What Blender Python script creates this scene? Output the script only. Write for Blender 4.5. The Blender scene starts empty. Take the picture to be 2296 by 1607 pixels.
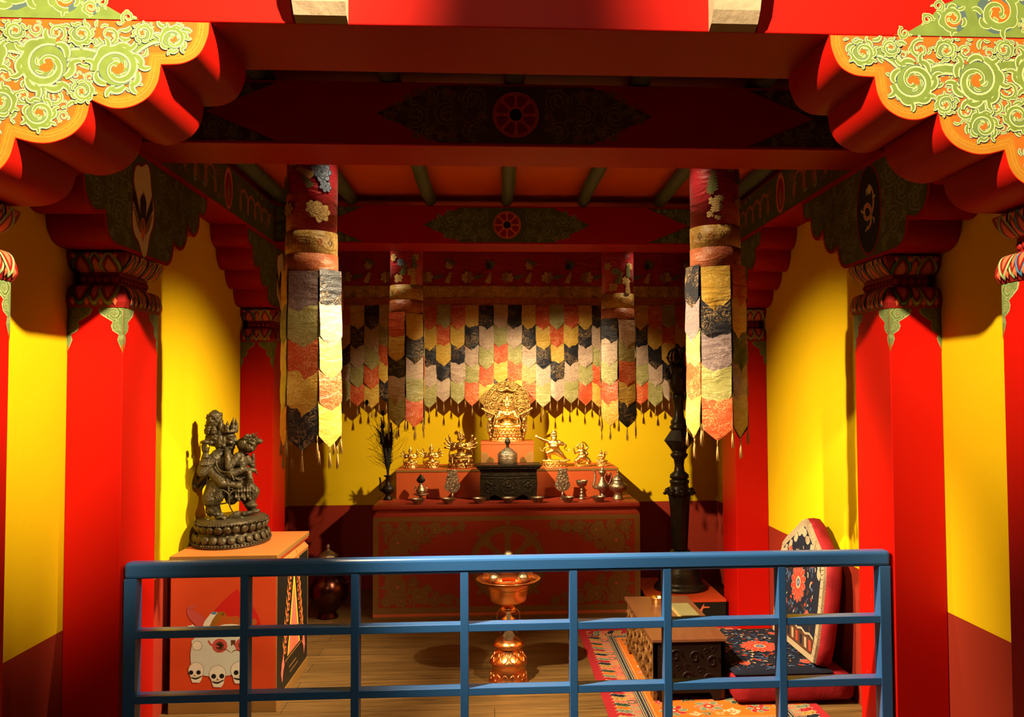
import bpy, bmesh, math, random
from mathutils import Vector, Matrix, noise
PI = math.pi
scene = bpy.context.scene
COL = scene.collection

# ------------------------------------------------------------------ camera
cam_d = bpy.data.cameras.new('camera')
cam = bpy.data.objects.new('camera', cam_d)
COL.objects.link(cam)
cam_d.sensor_width = 36.0
cam_d.lens = 1946.85 / 2296 * 36.0
cam_d.shift_x = (1148.0 - 1224.14) / 2296.0
cam_d.clip_start = 0.05
_yaw, _pitch, _roll = 0.0600965, 0.0389731, -0.00498402
_f = Vector((math.sin(_yaw) * math.cos(_pitch), math.cos(_yaw) * math.cos(_pitch), math.sin(_pitch)))
_r0 = Vector((math.cos(_yaw), -math.sin(_yaw), 0))
_u0 = _r0.cross(_f)
_r = _r0 * math.cos(_roll) + _u0 * math.sin(_roll)
_u = -_r0 * math.sin(_roll) + _u0 * math.cos(_roll)
M = Matrix((_r, _u, -_f)).transposed().to_4x4()
M.translation = Vector((0, 0, 1.6))
cam.matrix_world = M
scene.camera = cam

# ------------------------------------------------------------------ world, lights, exposure
w = bpy.data.worlds.new('world')
scene.world = w
w.use_nodes = True
w.node_tree.nodes['Background'].inputs[0].default_value = (1.0, 0.55, 0.3, 1)
w.node_tree.nodes['Background'].inputs[1].default_value = 0.006
scene.view_settings.view_transform = 'Standard'
scene.view_settings.look = 'None'
scene.view_settings.gamma = 1.0
scene.view_settings.exposure = 0.0
scene.view_settings.use_curve_mapping = False
scene.cycles.max_bounces = 8
scene.cycles.diffuse_bounces = 4
WARM = (1.0, 0.78, 0.46)


def spot(name, loc, target, power, angle, blend=0.35, size=0.03, color=WARM):
    d = bpy.data.lights.new(name, 'SPOT')
    d.energy = power
    d.spot_size = math.radians(angle)
    d.spot_blend = blend
    d.shadow_soft_size = size
    d.color = color
    o = bpy.data.objects.new(name, d)
    COL.objects.link(o)
    o.location = loc
    o.rotation_euler = (Vector(target) - Vector(loc)).to_track_quat('-Z', 'Y').to_euler()
    return o


# gallery spots outside the shrine, above and before the front beam; the last two are added fills
spot('hall_spot', (0.85, 0.25, 3.75), (-1.42, 2.62, 2.46), 4300, 38, 1.0)
spot('hall_spot', (-0.65, 0.25, 3.75), (1.62, 2.62, 2.43), 2900, 38, 1.0)
spot('hall_spot', (0.10, -0.60, 3.60), (0.10, 2.35, 3.20), 150, 50, 1.0)  # fill added to brighten the middle of the front beam
spot('hall_spot', (0.10, -0.60, 3.60), (-0.90, 3.50, 0.95), 120, 34, 1.0)  # soft fill added to lift the left part of the railing front
# spots behind the front beam, on the floor, the railing and the big hangings
spot('bay_spot', (-0.97, 3.02, 2.74), (1.00, 4.15, 0.30), 1400, 56, 0.8)
spot('bay_spot', (1.40, 3.02, 2.74), (-0.80, 4.75, 0.10), 450, 42, 0.9)
spot('bay_spot', (-0.90, 3.02, 2.74), (1.08, 4.05, 1.75), 130, 24, 1.0)
spot('bay_spot', (1.33, 3.02, 2.74), (-0.86, 4.05, 1.75), 180, 24, 1.0)
# spots just behind the second beam, on the opposite side walls and hangings
spot('wall_spot', (-0.65, 3.93, 2.84), (1.86, 4.85, 0.72), 1150, 54, 1.0)
spot('wall_spot', (0.84, 3.93, 2.84), (-1.66, 4.85, 0.68), 1500, 54, 1.0)
# spots before the rear beam, crossing over the altar
spot('altar_spot', (-1.10, 4.92, 2.84), (0.85, 7.1, 1.14), 1400, 37, 1.0)
spot('altar_spot', (1.42, 4.92, 2.84), (-0.45, 7.1, 1.14), 900, 37, 1.0)
# extra spots added to brighten one side of each hanging, grazing from above
spot('banner_fill', (-0.52, 3.98, 2.88), (-0.80, 4.17, 2.25), 19, 60, 0.9)
spot('banner_fill', (0.75, 3.98, 2.88), (1.02, 4.17, 2.25), 19, 60, 0.9)
spot('banner_fill', (-0.95, 6.26, 2.80), (-0.70, 6.42, 2.25), 14, 60, 0.9)
spot('banner_fill', (1.24, 6.26, 2.80), (0.99, 6.42, 2.25), 14, 60, 0.9)

# ------------------------------------------------------------------ materials
MATS = {}


def nodes_of(name):
    m = bpy.data.materials.new(name)
    m.use_nodes = True
    nt = m.node_tree
    b = nt.nodes['Principled BSDF']
    return m, nt, b


def mat(name, color, rough=0.5, metal=0.0, var=0.06, vscale=6.0, bump=0.0, bscale=60.0, spec=0.16):
    if name in MATS:
        return MATS[name]
    if metal < 0.5:
        color = tuple(c * 0.62 for c in color)
    m, nt, b = nodes_of(name)
    b.inputs['Roughness'].default_value = rough
    b.inputs['Metallic'].default_value = metal
    b.inputs['Specular IOR Level'].default_value = spec
    tc = nt.nodes.new('ShaderNodeTexCoord')
    n = nt.nodes.new('ShaderNodeTexNoise')
    n.inputs['Scale'].default_value = vscale
    n.inputs['Detail'].default_value = 5
    nt.links.new(tc.outputs['Object'], n.inputs['Vector'])
    r = nt.nodes.new('ShaderNodeMapRange')
    r.inputs['From Min'].default_value = 0.3
    r.inputs['From Max'].default_value = 0.7
    r.inputs['To Min'].default_value = 1 - var
    r.inputs['To Max'].default_value = 1 + var
    nt.links.new(n.outputs['Fac'], r.inputs['Value'])
    mx = nt.nodes.new('ShaderNodeMix')
    mx.data_type = 'RGBA'
    mx.blend_type = 'MULTIPLY'
    mx.inputs['Factor'].default_value = 1
    mx.inputs['A'].default_value = (*color, 1)
    nt.links.new(r.outputs['Result'], mx.inputs['B'])
    nt.links.new(mx.outputs['Result'], b.inputs['Base Color'])
    if bump:
        n2 = nt.nodes.new('ShaderNodeTexNoise')
        n2.inputs['Scale'].default_value = bscale
        n2.inputs['Detail'].default_value = 6
        nt.links.new(tc.outputs['Object'], n2.inputs['Vector'])
        bp = nt.nodes.new('ShaderNodeBump')
        bp.inputs['Strength'].default_value = bump
        bp.inputs['Distance'].default_value = 0.01
        nt.links.new(n2.outputs['Fac'], bp.inputs['Height'])
        nt.links.new(bp.outputs['Normal'], b.inputs['Normal'])
    MATS[name] = m
    return m


def brocade(name, base, fig, scale=26.0, thresh=0.52, rough=0.42):
    """woven silk: curling figures in a second colour, fine weave, soft wrinkles"""
    if name in MATS:
        return MATS[name]
    base = tuple(c * 0.66 for c in base); fig = tuple(c * 0.66 for c in fig)
    m, nt, b = nodes_of(name)
    tc = nt.nodes.new('ShaderNodeTexCoord')
    oi = nt.nodes.new('ShaderNodeObjectInfo')
    add = nt.nodes.new('ShaderNodeVectorMath')
    add.operation = 'MULTIPLY_ADD'
    add.inputs[1].default_value = (1, 1, 1)
    sc = nt.nodes.new('ShaderNodeMath')
    sc.operation = 'MULTIPLY'
    sc.inputs[1].default_value = 40
    nt.links.new(oi.outputs['Random'], sc.inputs[0])
    nt.links.new(tc.outputs['Object'], add.inputs[0])
    nt.links.new(sc.outputs[0], add.inputs[2])
    n = nt.nodes.new('ShaderNodeTexNoise')
    n.inputs['Scale'].default_value = scale
    n.inputs['Detail'].default_value = 1.5
    n.inputs['Distortion'].default_value = 2.2
    nt.links.new(add.outputs[0], n.inputs['Vector'])
    # iso-lines of the noise give curling outlines
    w1 = nt.nodes.new('ShaderNodeMath'); w1.operation = 'MULTIPLY'; w1.inputs[1].default_value = 26
    nt.links.new(n.outputs['Fac'], w1.inputs[0])
    w2 = nt.nodes.new('ShaderNodeMath'); w2.operation = 'SINE'
    nt.links.new(w1.outputs[0], w2.inputs[0])
    big = nt.nodes.new('ShaderNodeTexNoise')
    big.inputs['Scale'].default_value = scale * 0.35
    nt.links.new(add.outputs[0], big.inputs['Vector'])
    mm = nt.nodes.new('ShaderNodeMath'); mm.operation = 'MULTIPLY_ADD'
    mm.inputs[1].default_value = 4.0; mm.inputs[2].default_value = -1.9
    nt.links.new(big.outputs['Fac'], mm.inputs[0])
    sm = nt.nodes.new('ShaderNodeMath'); sm.operation = 'ADD'
    nt.links.new(w2.outputs[0], sm.inputs[0]); nt.links.new(mm.outputs[0], sm.inputs[1])
    r = nt.nodes.new('ShaderNodeMapRange')
    r.inputs['From Min'].default_value = thresh
    r.inputs['From Max'].default_value = thresh + 0.25
    nt.links.new(sm.outputs[0], r.inputs['Value'])
    mx = nt.nodes.new('ShaderNodeMix'); mx.data_type = 'RGBA'
    mx.inputs['A'].default_value = (*base, 1); mx.inputs['B'].default_value = (*fig, 1)
    nt.links.new(r.outputs['Result'], mx.inputs['Factor'])
    nt.links.new(mx.outputs['Result'], b.inputs['Base Color'])
    b.inputs['Roughness'].default_value = rough
    b.inputs['Sheen Weight'].default_value = 0.08
    b.inputs['Specular IOR Level'].default_value = 0.3
    wr = nt.nodes.new('ShaderNodeTexNoise'); wr.inputs['Scale'].default_value = 17; wr.inputs['Detail'].default_value = 3
    wr.inputs['Distortion'].default_value = 1.0
    mp = nt.nodes.new('ShaderNodeMapping'); mp.inputs['Scale'].default_value = (0.45, 0.45, 1.3)
    nt.links.new(add.outputs[0], mp.inputs[0]); nt.links.new(mp.outputs[0], wr.inputs['Vector'])
    wv = nt.nodes.new('ShaderNodeTexNoise'); wv.inputs['Scale'].default_value = 240
    nt.links.new(tc.outputs['Object'], wv.inputs['Vector'])
    ad = nt.nodes.new('ShaderNodeMath'); ad.operation = 'MULTIPLY_ADD'; ad.inputs[1].default_value = 0.12
    nt.links.new(wv.outputs['Fac'], ad.inputs[0]); nt.links.new(wr.outputs['Fac'], ad.inputs[2])
    bp = nt.nodes.new('ShaderNodeBump'); bp.inputs['Strength'].default_value = 0.55; bp.inputs['Distance'].default_value = 0.02
    nt.links.new(ad.outputs[0], bp.inputs['Height']); nt.links.new(bp.outputs['Normal'], b.inputs['Normal'])
    MATS[name] = m
    return m


def wall_mat(name, axis_dado=0.69):
    m, nt, b = nodes_of(name)
    tc = nt.nodes.new('ShaderNodeTexCoord')
    sp = nt.nodes.new('ShaderNodeSeparateXYZ')
    nt.links.new(tc.outputs['Object'], sp.inputs[0])
    gt = nt.nodes.new('ShaderNodeMath'); gt.operation = 'GREATER_THAN'; gt.inputs[1].default_value = axis_dado
    nt.links.new(sp.outputs['Z'], gt.inputs[0])
    n = nt.nodes.new('ShaderNodeTexNoise'); n.inputs['Scale'].default_value = 3.5; n.inputs['Detail'].default_value = 6
    nt.links.new(tc.outputs['Object'], n.inputs['Vector'])
    cr = nt.nodes.new('ShaderNodeMix'); cr.data_type = 'RGBA'
    cr.inputs['A'].default_value = (0.52, 0.330, 0.002, 1); cr.inputs['B'].default_value = (0.56, 0.370, 0.004, 1)
    nt.links.new(n.outputs['Fac'], cr.inputs['Factor'])
    mx = nt.nodes.new('ShaderNodeMix'); mx.data_type = 'RGBA'
    mx.inputs['A'].default_value = (0.20, 0.018, 0.008, 1)
    nt.links.new(gt.outputs[0], mx.inputs['Factor']); nt.links.new(cr.outputs['Result'], mx.inputs['B'])
    nt.links.new(mx.outputs['Result'], b.inputs['Base Color'])
    b.inputs['Roughness'].default_value = 0.62
    b.inputs['Specular IOR Level'].default_value = 0.1
    n2 = nt.nodes.new('ShaderNodeTexNoise'); n2.inputs['Scale'].default_value = 35; n2.inputs['Detail'].default_value = 6
    nt.links.new(tc.outputs['Object'], n2.inputs['Vector'])
    bp = nt.nodes.new('ShaderNodeBump'); bp.inputs['Strength'].default_value = 0.12; bp.inputs['Distance'].default_value = 0.01
    nt.links.new(n2.outputs['Fac'], bp.inputs['Height']); nt.links.new(bp.outputs['Normal'], b.inputs['Normal'])
    return m


def floor_mat():
    m, nt, b = nodes_of('old floor boards')
    tc = nt.nodes.new('ShaderNodeTexCoord')
    br = nt.nodes.new('ShaderNodeTexBrick')
    br.offset = 0.37
    br.inputs['Scale'].default_value = 1.0
    br.inputs['Brick Width'].default_value = 2.9
    br.inputs['Row Height'].default_value = 0.16
    br.inputs['Mortar Size'].default_value = 0.0022
    br.inputs['Mortar Smooth'].default_value = 0.3
    br.inputs['Color1'].default_value = (0.120, 0.064, 0.019, 1)
    br.inputs['Color2'].default_value = (0.160, 0.088, 0.028, 1)
    br.inputs['Mortar'].default_value = (0.05, 0.025, 0.01, 1)
    nt.links.new(tc.outputs['Object'], br.inputs['Vector'])
    mp = nt.nodes.new('ShaderNodeMapping'); mp.inputs['Scale'].default_value = (1.6, 26, 1)
    nt.links.new(tc.outputs['Object'], mp.inputs[0])
    n = nt.nodes.new('ShaderNodeTexNoise'); n.inputs['Scale'].default_value = 1.6; n.inputs['Detail'].default_value = 8
    n.inputs['Distortion'].default_value = 0.8
    nt.links.new(mp.outputs[0], n.inputs['Vector'])
    r = nt.nodes.new('ShaderNodeMapRange'); r.inputs['From Min'].default_value = 0.3; r.inputs['From Max'].default_value = 0.7
    r.inputs['To Min'].default_value = 0.55; r.inputs['To Max'].default_value = 1.3
    nt.links.new(n.outputs['Fac'], r.inputs['Value'])
    mx = nt.nodes.new('ShaderNodeMix'); mx.data_type = 'RGBA'; mx.blend_type = 'MULTIPLY'; mx.inputs['Factor'].default_value = 1
    nt.links.new(br.outputs['Color'], mx.inputs['A']); nt.links.new(r.outputs['Result'], mx.inputs['B'])
    nt.links.new(mx.outputs['Result'], b.inputs['Base Color'])
    b.inputs['Roughness'].default_value = 0.48
    b.inputs['Specular IOR Level'].default_value = 0.3
    bp = nt.nodes.new('ShaderNodeBump'); bp.inputs['Strength'].default_value = 0.25; bp.inputs['Distance'].default_value = 0.004
    nt.links.new(n.outputs['Fac'], bp.inputs['Height']); nt.links.new(bp.outputs['Normal'], b.inputs['Normal'])
    return m


def wood_mat(name, c1, c2, rough=0.4, scale=(3, 30, 30)):
    m, nt, b = nodes_of(name)
    tc = nt.nodes.new('ShaderNodeTexCoord')
    mp = nt.nodes.new('ShaderNodeMapping'); mp.inputs['Scale'].default_value = scale
    nt.links.new(tc.outputs['Object'], mp.inputs[0])
    n = nt.nodes.new('ShaderNodeTexNoise'); n.inputs['Scale'].default_value = 1.5; n.inputs['Detail'].default_value = 7
    nt.links.new(mp.outputs[0], n.inputs['Vector'])
    mx = nt.nodes.new('ShaderNodeMix'); mx.data_type = 'RGBA'
    mx.inputs['A'].default_value = (*c1, 1); mx.inputs['B'].default_value = (*c2, 1)
    nt.links.new(n.outputs['Fac'], mx.inputs['Factor']); nt.links.new(mx.outputs['Result'], b.inputs['Base Color'])
    b.inputs['Roughness'].default_value = rough
    return m


RED = mat('deep red lacquer', (0.60, 0.006, 0.002), 0.45, var=0.05, vscale=2, bump=0.04, bscale=30, spec=0.10)
BEAMRED = mat('red beam paint', (0.46, 0.006, 0.003), 0.5, var=0.05, vscale=2, bump=0.04, bscale=25, spec=0.07)
BLOCK = mat('cream plaster', (0.46, 0.35, 0.235), 0.8, bump=0.35, bscale=30)
ORANGE_C = mat('orange ceiling boards', (0.75, 0.10, 0.010), 0.6)
RAFT = mat('blue grey rafter paint', (0.10, 0.14, 0.125), 0.6, var=0.15, vscale=12, bump=0.2, bscale=30)
BLUE = mat('blue rail paint', (0.040, 0.165, 0.50), 0.30, var=0.03, vscale=2, spec=0.4)
PO = mat('orange ground paint', (0.58, 0.095, 0.010), 0.5)
PG = mat('ochre gold paint', (0.32, 0.130, 0.012), 0.45, var=0.1, vscale=20)
PGL = mat('ochre line paint', (0.45, 0.22, 0.03), 0.5)
PGREEN = mat('leaf green paint', (0.125, 0.185, 0.040), 0.5, var=0.12, vscale=25)
PCREAM = mat('pale leaf edge paint', (0.40, 0.44, 0.21), 0.5)
PSLATE = mat('slate blue paint', (0.060, 0.100, 0.105), 0.5)
PDG = mat('dark green paint', (0.085, 0.115, 0.035), 0.5)
PDG2 = mat('mid green paint', (0.16, 0.22, 0.07), 0.5)
PLG = mat('thin green line paint', (0.42, 0.52, 0.25), 0.5)
PBLUE = mat('petal blue paint', (0.09, 0.27, 0.52), 0.5)
PNAVY = mat('navy paint', (0.012, 0.03, 0.06), 0.5)
PSAL = mat('salmon orange paint', (0.80, 0.17, 0.07), 0.5)
PDR = mat('dark red paint', (0.30, 0.012, 0.010), 0.5)
PWHITE = mat('bone white paint', (0.82, 0.76, 0.62), 0.55)
PPALE = mat('pale grey paint', (0.66, 0.68, 0.58), 0.55)
PPINK = mat('pink paint', (0.85, 0.18, 0.14), 0.5)
PBLACK = mat('black paint', (0.015, 0.014, 0.011), 0.4)
PYEL = mat('bright yellow paint', (0.95, 0.55, 0.03), 0.5)
PBRN = mat('brown ochre paint', (0.30, 0.145, 0.035), 0.5)
PBRN2 = mat('brown line paint', (0.13, 0.045, 0.015), 0.5)
ALTR = mat('altar red paint', (0.42, 0.045, 0.018), 0.5)
ALTO = mat('altar orange red paint', (0.62, 0.105, 0.025), 0.5)
PEDO = mat('pedestal orange paint', (0.74, 0.19, 0.045), 0.5)
PEDR = mat('pedestal red paint', (0.66, 0.07, 0.016), 0.5)
GILT = mat('gilt bronze', (0.72, 0.47, 0.13), 0.33, 1.0, var=0.25, vscale=40, bump=0.25, bscale=120)
GILTD = mat('worn gilt bronze', (0.42, 0.24, 0.065), 0.36, 1.0, var=0.35, vscale=40, bump=0.3, bscale=140)
BRONZE = mat('dark bronze', (0.082, 0.064, 0.034), 0.40, 0.45, var=0.3, vscale=25, bump=0.6, bscale=75)
IRON = mat('black bronze', (0.022, 0.016, 0.009), 0.38, 0.6, var=0.3, vscale=30, bump=0.4, bscale=80)
BLACKM = mat('dark candlestand metal', (0.026, 0.020, 0.012), 0.33, 0.5, var=0.3, vscale=12, bump=0.2, bscale=60)
SILV = mat('old silver', (0.34, 0.26, 0.17), 0.34, 0.95, var=0.3, vscale=40, bump=0.4, bscale=130)
COPPER = mat('polished copper', (0.83, 0.33, 0.11), 0.26, 1.0, var=0.12, vscale=15, bump=0.05, bscale=60)
BRASS = mat('brass', (0.80, 0.52, 0.20), 0.24, 1.0, var=0.1)
DCOP = mat('dark copper', (0.07, 0.020, 0.012), 0.22, 0.95, var=0.2)
CLOTHR = mat('maroon cloth', (0.30, 0.010, 0.016), 0.75, var=0.15, vscale=9, bump=0.4, bscale=22)
TEAL = mat('turquoise stone', (0.05, 0.25, 0.22), 0.3)
FEATH = mat('dark peacock feather', (0.015, 0.014, 0.008), 0.6)
FEATHG = mat('green brown feather', (0.06, 0.05, 0.015), 0.5)
TASS = mat('straw silk tassel', (0.42, 0.24, 0.07), 0.6)
BRO = {
    'O': brocade('orange red brocade', (0.60, 0.075, 0.018), (0.72, 0.24, 0.08), 30),
    'G': brocade('gold brocade', (0.62, 0.35, 0.040), (0.74, 0.50, 0.11), 26),
    'K': brocade('black brocade', (0.012, 0.012, 0.018), (0.26, 0.16, 0.07), 24, 0.85),
    'S': brocade('silver pink brocade', (0.58, 0.42, 0.29), (0.40, 0.25, 0.17), 30),
    'E': brocade('sage green brocade', (0.33, 0.30, 0.09), (0.50, 0.43, 0.18), 28),
    'M': brocade('mauve brocade', (0.24, 0.17, 0.17), (0.36, 0.26, 0.24), 24),
    'R': brocade('crimson silk', (0.42, 0.010, 0.022), (0.50, 0.03, 0.035), 16, 0.9),
    'B': brocade('gold band brocade', (0.42, 0.23, 0.04), (0.68, 0.44, 0.12), 22),
    'D': brocade('rust band brocade', (0.42, 0.09, 0.03), (0.56, 0.20, 0.07), 36),
}
SILKR = BRO['R']


# ------------------------------------------------------------------ mesh builder
class MB:
    def __init__(s):
        s.v = []; s.f = []; s.m = []; s.sm = []; s.mats = []

    def mi(s, m):
        if m not in s.mats:
            s.mats.append(m)
        return s.mats.index(m)

    def face(s, idx, m, smooth=False):
        s.f.append(tuple(idx)); s.m.append(s.mi(m)); s.sm.append(smooth)

    def add(s, pts):
        i = len(s.v)
        s.v += [tuple(p) for p in pts]
        return i

    def box(s, x0, x1, y0, y1, z0, z1, m, b=0.0):
        if b <= 0:
            i = s.add([(x0, y0, z0), (x1, y0, z0), (x1, y1, z0), (x0, y1, z0), (x0, y0, z1), (x1, y0, z1), (x1, y1, z1), (x0, y1, z1)])
            for q in ((0, 3, 2, 1), (4, 5, 6, 7), (0, 1, 5, 4), (1, 2, 6, 5), (2, 3, 7, 6), (3, 0, 4, 7)):
                s.face([i + k for k in q], m)
            return s
        bm = bmesh.new()
        bmesh.ops.create_cube(bm, size=1)
        for v in bm.verts:
            v.co = Vector(((x0 + x1) / 2 + v.co.x * (x1 - x0), (y0 + y1) / 2 + v.co.y * (y1 - y0), (z0 + z1) / 2 + v.co.z * (z1 - z0)))
        bmesh.ops.bevel(bm, geom=bm.edges[:], offset=b, segments=3, profile=0.5, affect='EDGES')
        s.bm(bm, m)
        return s

    def bm(s, bm, m, smooth=False, mtx=None):
        if mtx is not None:
            bmesh.ops.transform(bm, matrix=mtx, verts=bm.verts)
        bm.verts.index_update()
        i = s.add([v.co for v in bm.verts])
        for f in bm.faces:
            s.face([i + v.index for v in f.verts], m, smooth)
        bm.free()

    def lathe(s, prof, m, c=(0, 0, 0), n=32, smooth=True, sx=1, sy=1, mod=None):
        """prof: list of (radius, z)"""
        i = len(s.v)
        for (r, z) in prof:
            for k in range(n):
                a = 2 * PI * k / n
                rr = r * (mod(a, z) if mod else 1)
                s.v.append((c[0] + rr * math.cos(a) * sx, c[1] + rr * math.sin(a) * sy, c[2] + z))
        for j in range(len(prof) - 1):
            for k in range(n):
                a = i + j * n + k; b = i + j * n + (k + 1) % n
                s.face((a, b, b + n, a + n), m, smooth)
        if prof[0][0] > 1e-4:
            s.face([i + k for k in range(n)][::-1], m)
        if prof[-1][0] > 1e-4:
            s.face([i + (len(prof) - 1) * n + k for k in range(n)], m)
        return s

    def tube(s, pts, r, m, n=8, cap=True, smooth=True, flat=1.0):
        pts = [Vector(p) for p in pts]
        rs = r if isinstance(r, (list, tuple)) else [r] * len(pts)
        i0 = len(s.v)
        up = Vector((0.13, 0.31, 0.94))
        prev = None
        for j, p in enumerate(pts):
            t = (pts[min(j + 1, len(pts) - 1)] - pts[max(j - 1, 0)]).normalized()
            a = t.cross(prev if prev is not None else up)
            if a.length < 1e-4:
                a = t.cross(Vector((1, 0, 0)))
            a.normalize(); b = a.cross(t).normalized()
            prev = b
            for k in range(n):
                th = 2 * PI * k / n
                s.v.append(tuple(p + a * math.cos(th) * rs[j] + b * math.sin(th) * rs[j] * flat))
        for j in range(len(pts) - 1):
            for k in range(n):
                q = i0 + j * n + k; q2 = i0 + j * n + (k + 1) % n
                s.face((q, q2, q2 + n, q + n), m, smooth)
        if cap:
            s.face([i0 + k for k in range(n)][::-1], m)
            s.face([i0 + (len(pts) - 1) * n + k for k in range(n)], m)
        return s

    def ell(s, c, r, m, seg=12, rot=None):
        bm = bmesh.new()
        bmesh.ops.create_uvsphere(bm, u_segments=seg, v_segments=max(6, seg * 2 // 3), radius=1)
        mt = Matrix.Translation(Vector(c)) @ (rot.to_4x4() if rot else Matrix.Identity(4)) @ Matrix.Diagonal((*r, 1)) if not isinstance(r, (int, float)) \
            else Matrix.Translation(Vector(c)) @ Matrix.Scale(r, 4)
        s.bm(bm, m, True, mt)
        return s

    def prism(s, poly, fn0, fn1, m, side=None, smooth=False):
        """poly 2D; fn0 / fn1 map (u, v) to the two end faces"""
        n = len(poly)
        i = s.add([fn0(*p) for p in poly]); j = s.add([fn1(*p) for p in poly])
        s.face([i + k for k in range(n)][::-1], m)
        s.face([j + k for k in range(n)], m)
        for k in range(n):
            s.face((i + k, i + (k + 1) % n, j + (k + 1) % n, j + k), side or m, smooth)
        return s

    def build(s, name, parent=None, loc=(0, 0, 0), fix=True, autosmooth=None):
        me = bpy.data.meshes.new(name)
        me.from_pydata(s.v, [], s.f)
        for m in s.mats:
            me.materials.append(m)
        me.polygons.foreach_set('material_index', s.m)
        me.polygons.foreach_set('use_smooth', s.sm)
        me.update()
        if fix:
            bm = bmesh.new(); bm.from_mesh(me)
            bmesh.ops.recalc_face_normals(bm, faces=bm.faces)
            bm.to_mesh(me); bm.free()
        o = bpy.data.objects.new(name, me)
        COL.objects.link(o)
        o.location = loc
        if parent:
            o.parent = parent
        return o


def sharp(o, ang=0.5):
    bm = bmesh.new(); bm.from_mesh(o.data)
    for e in bm.edges:
        if len(e.link_faces) == 2 and e.link_faces[0].normal.angle(e.link_faces[1].normal, 0) > ang:
            e.smooth = False
    for f in bm.faces: f.smooth = len(f.verts) == 4
    bm.to_mesh(o.data); bm.free()


def tag(o, label=None, cat=None, group=None, kind=None):
    if label: o['label'] = label
    if cat: o['category'] = cat
    if group: o['group'] = group
    if kind: o['kind'] = kind
    return o


def thing(name, label, cat, loc=(0, 0, 0), rz=0.0, group=None, kind='thing'):
    o = bpy.data.objects.new(name, None)
    o.empty_display_size = 0.05
    COL.objects.link(o)
    o.location = loc
    o.rotation_euler = (0, 0, rz)
    return tag(o, label, cat, group, kind)


def copy_tree(o, parent=None):
    c = o.copy(); COL.objects.link(c)
    if parent: c.parent = parent
    for ch in list(o.children):
        copy_tree(ch, c)
    return c


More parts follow.
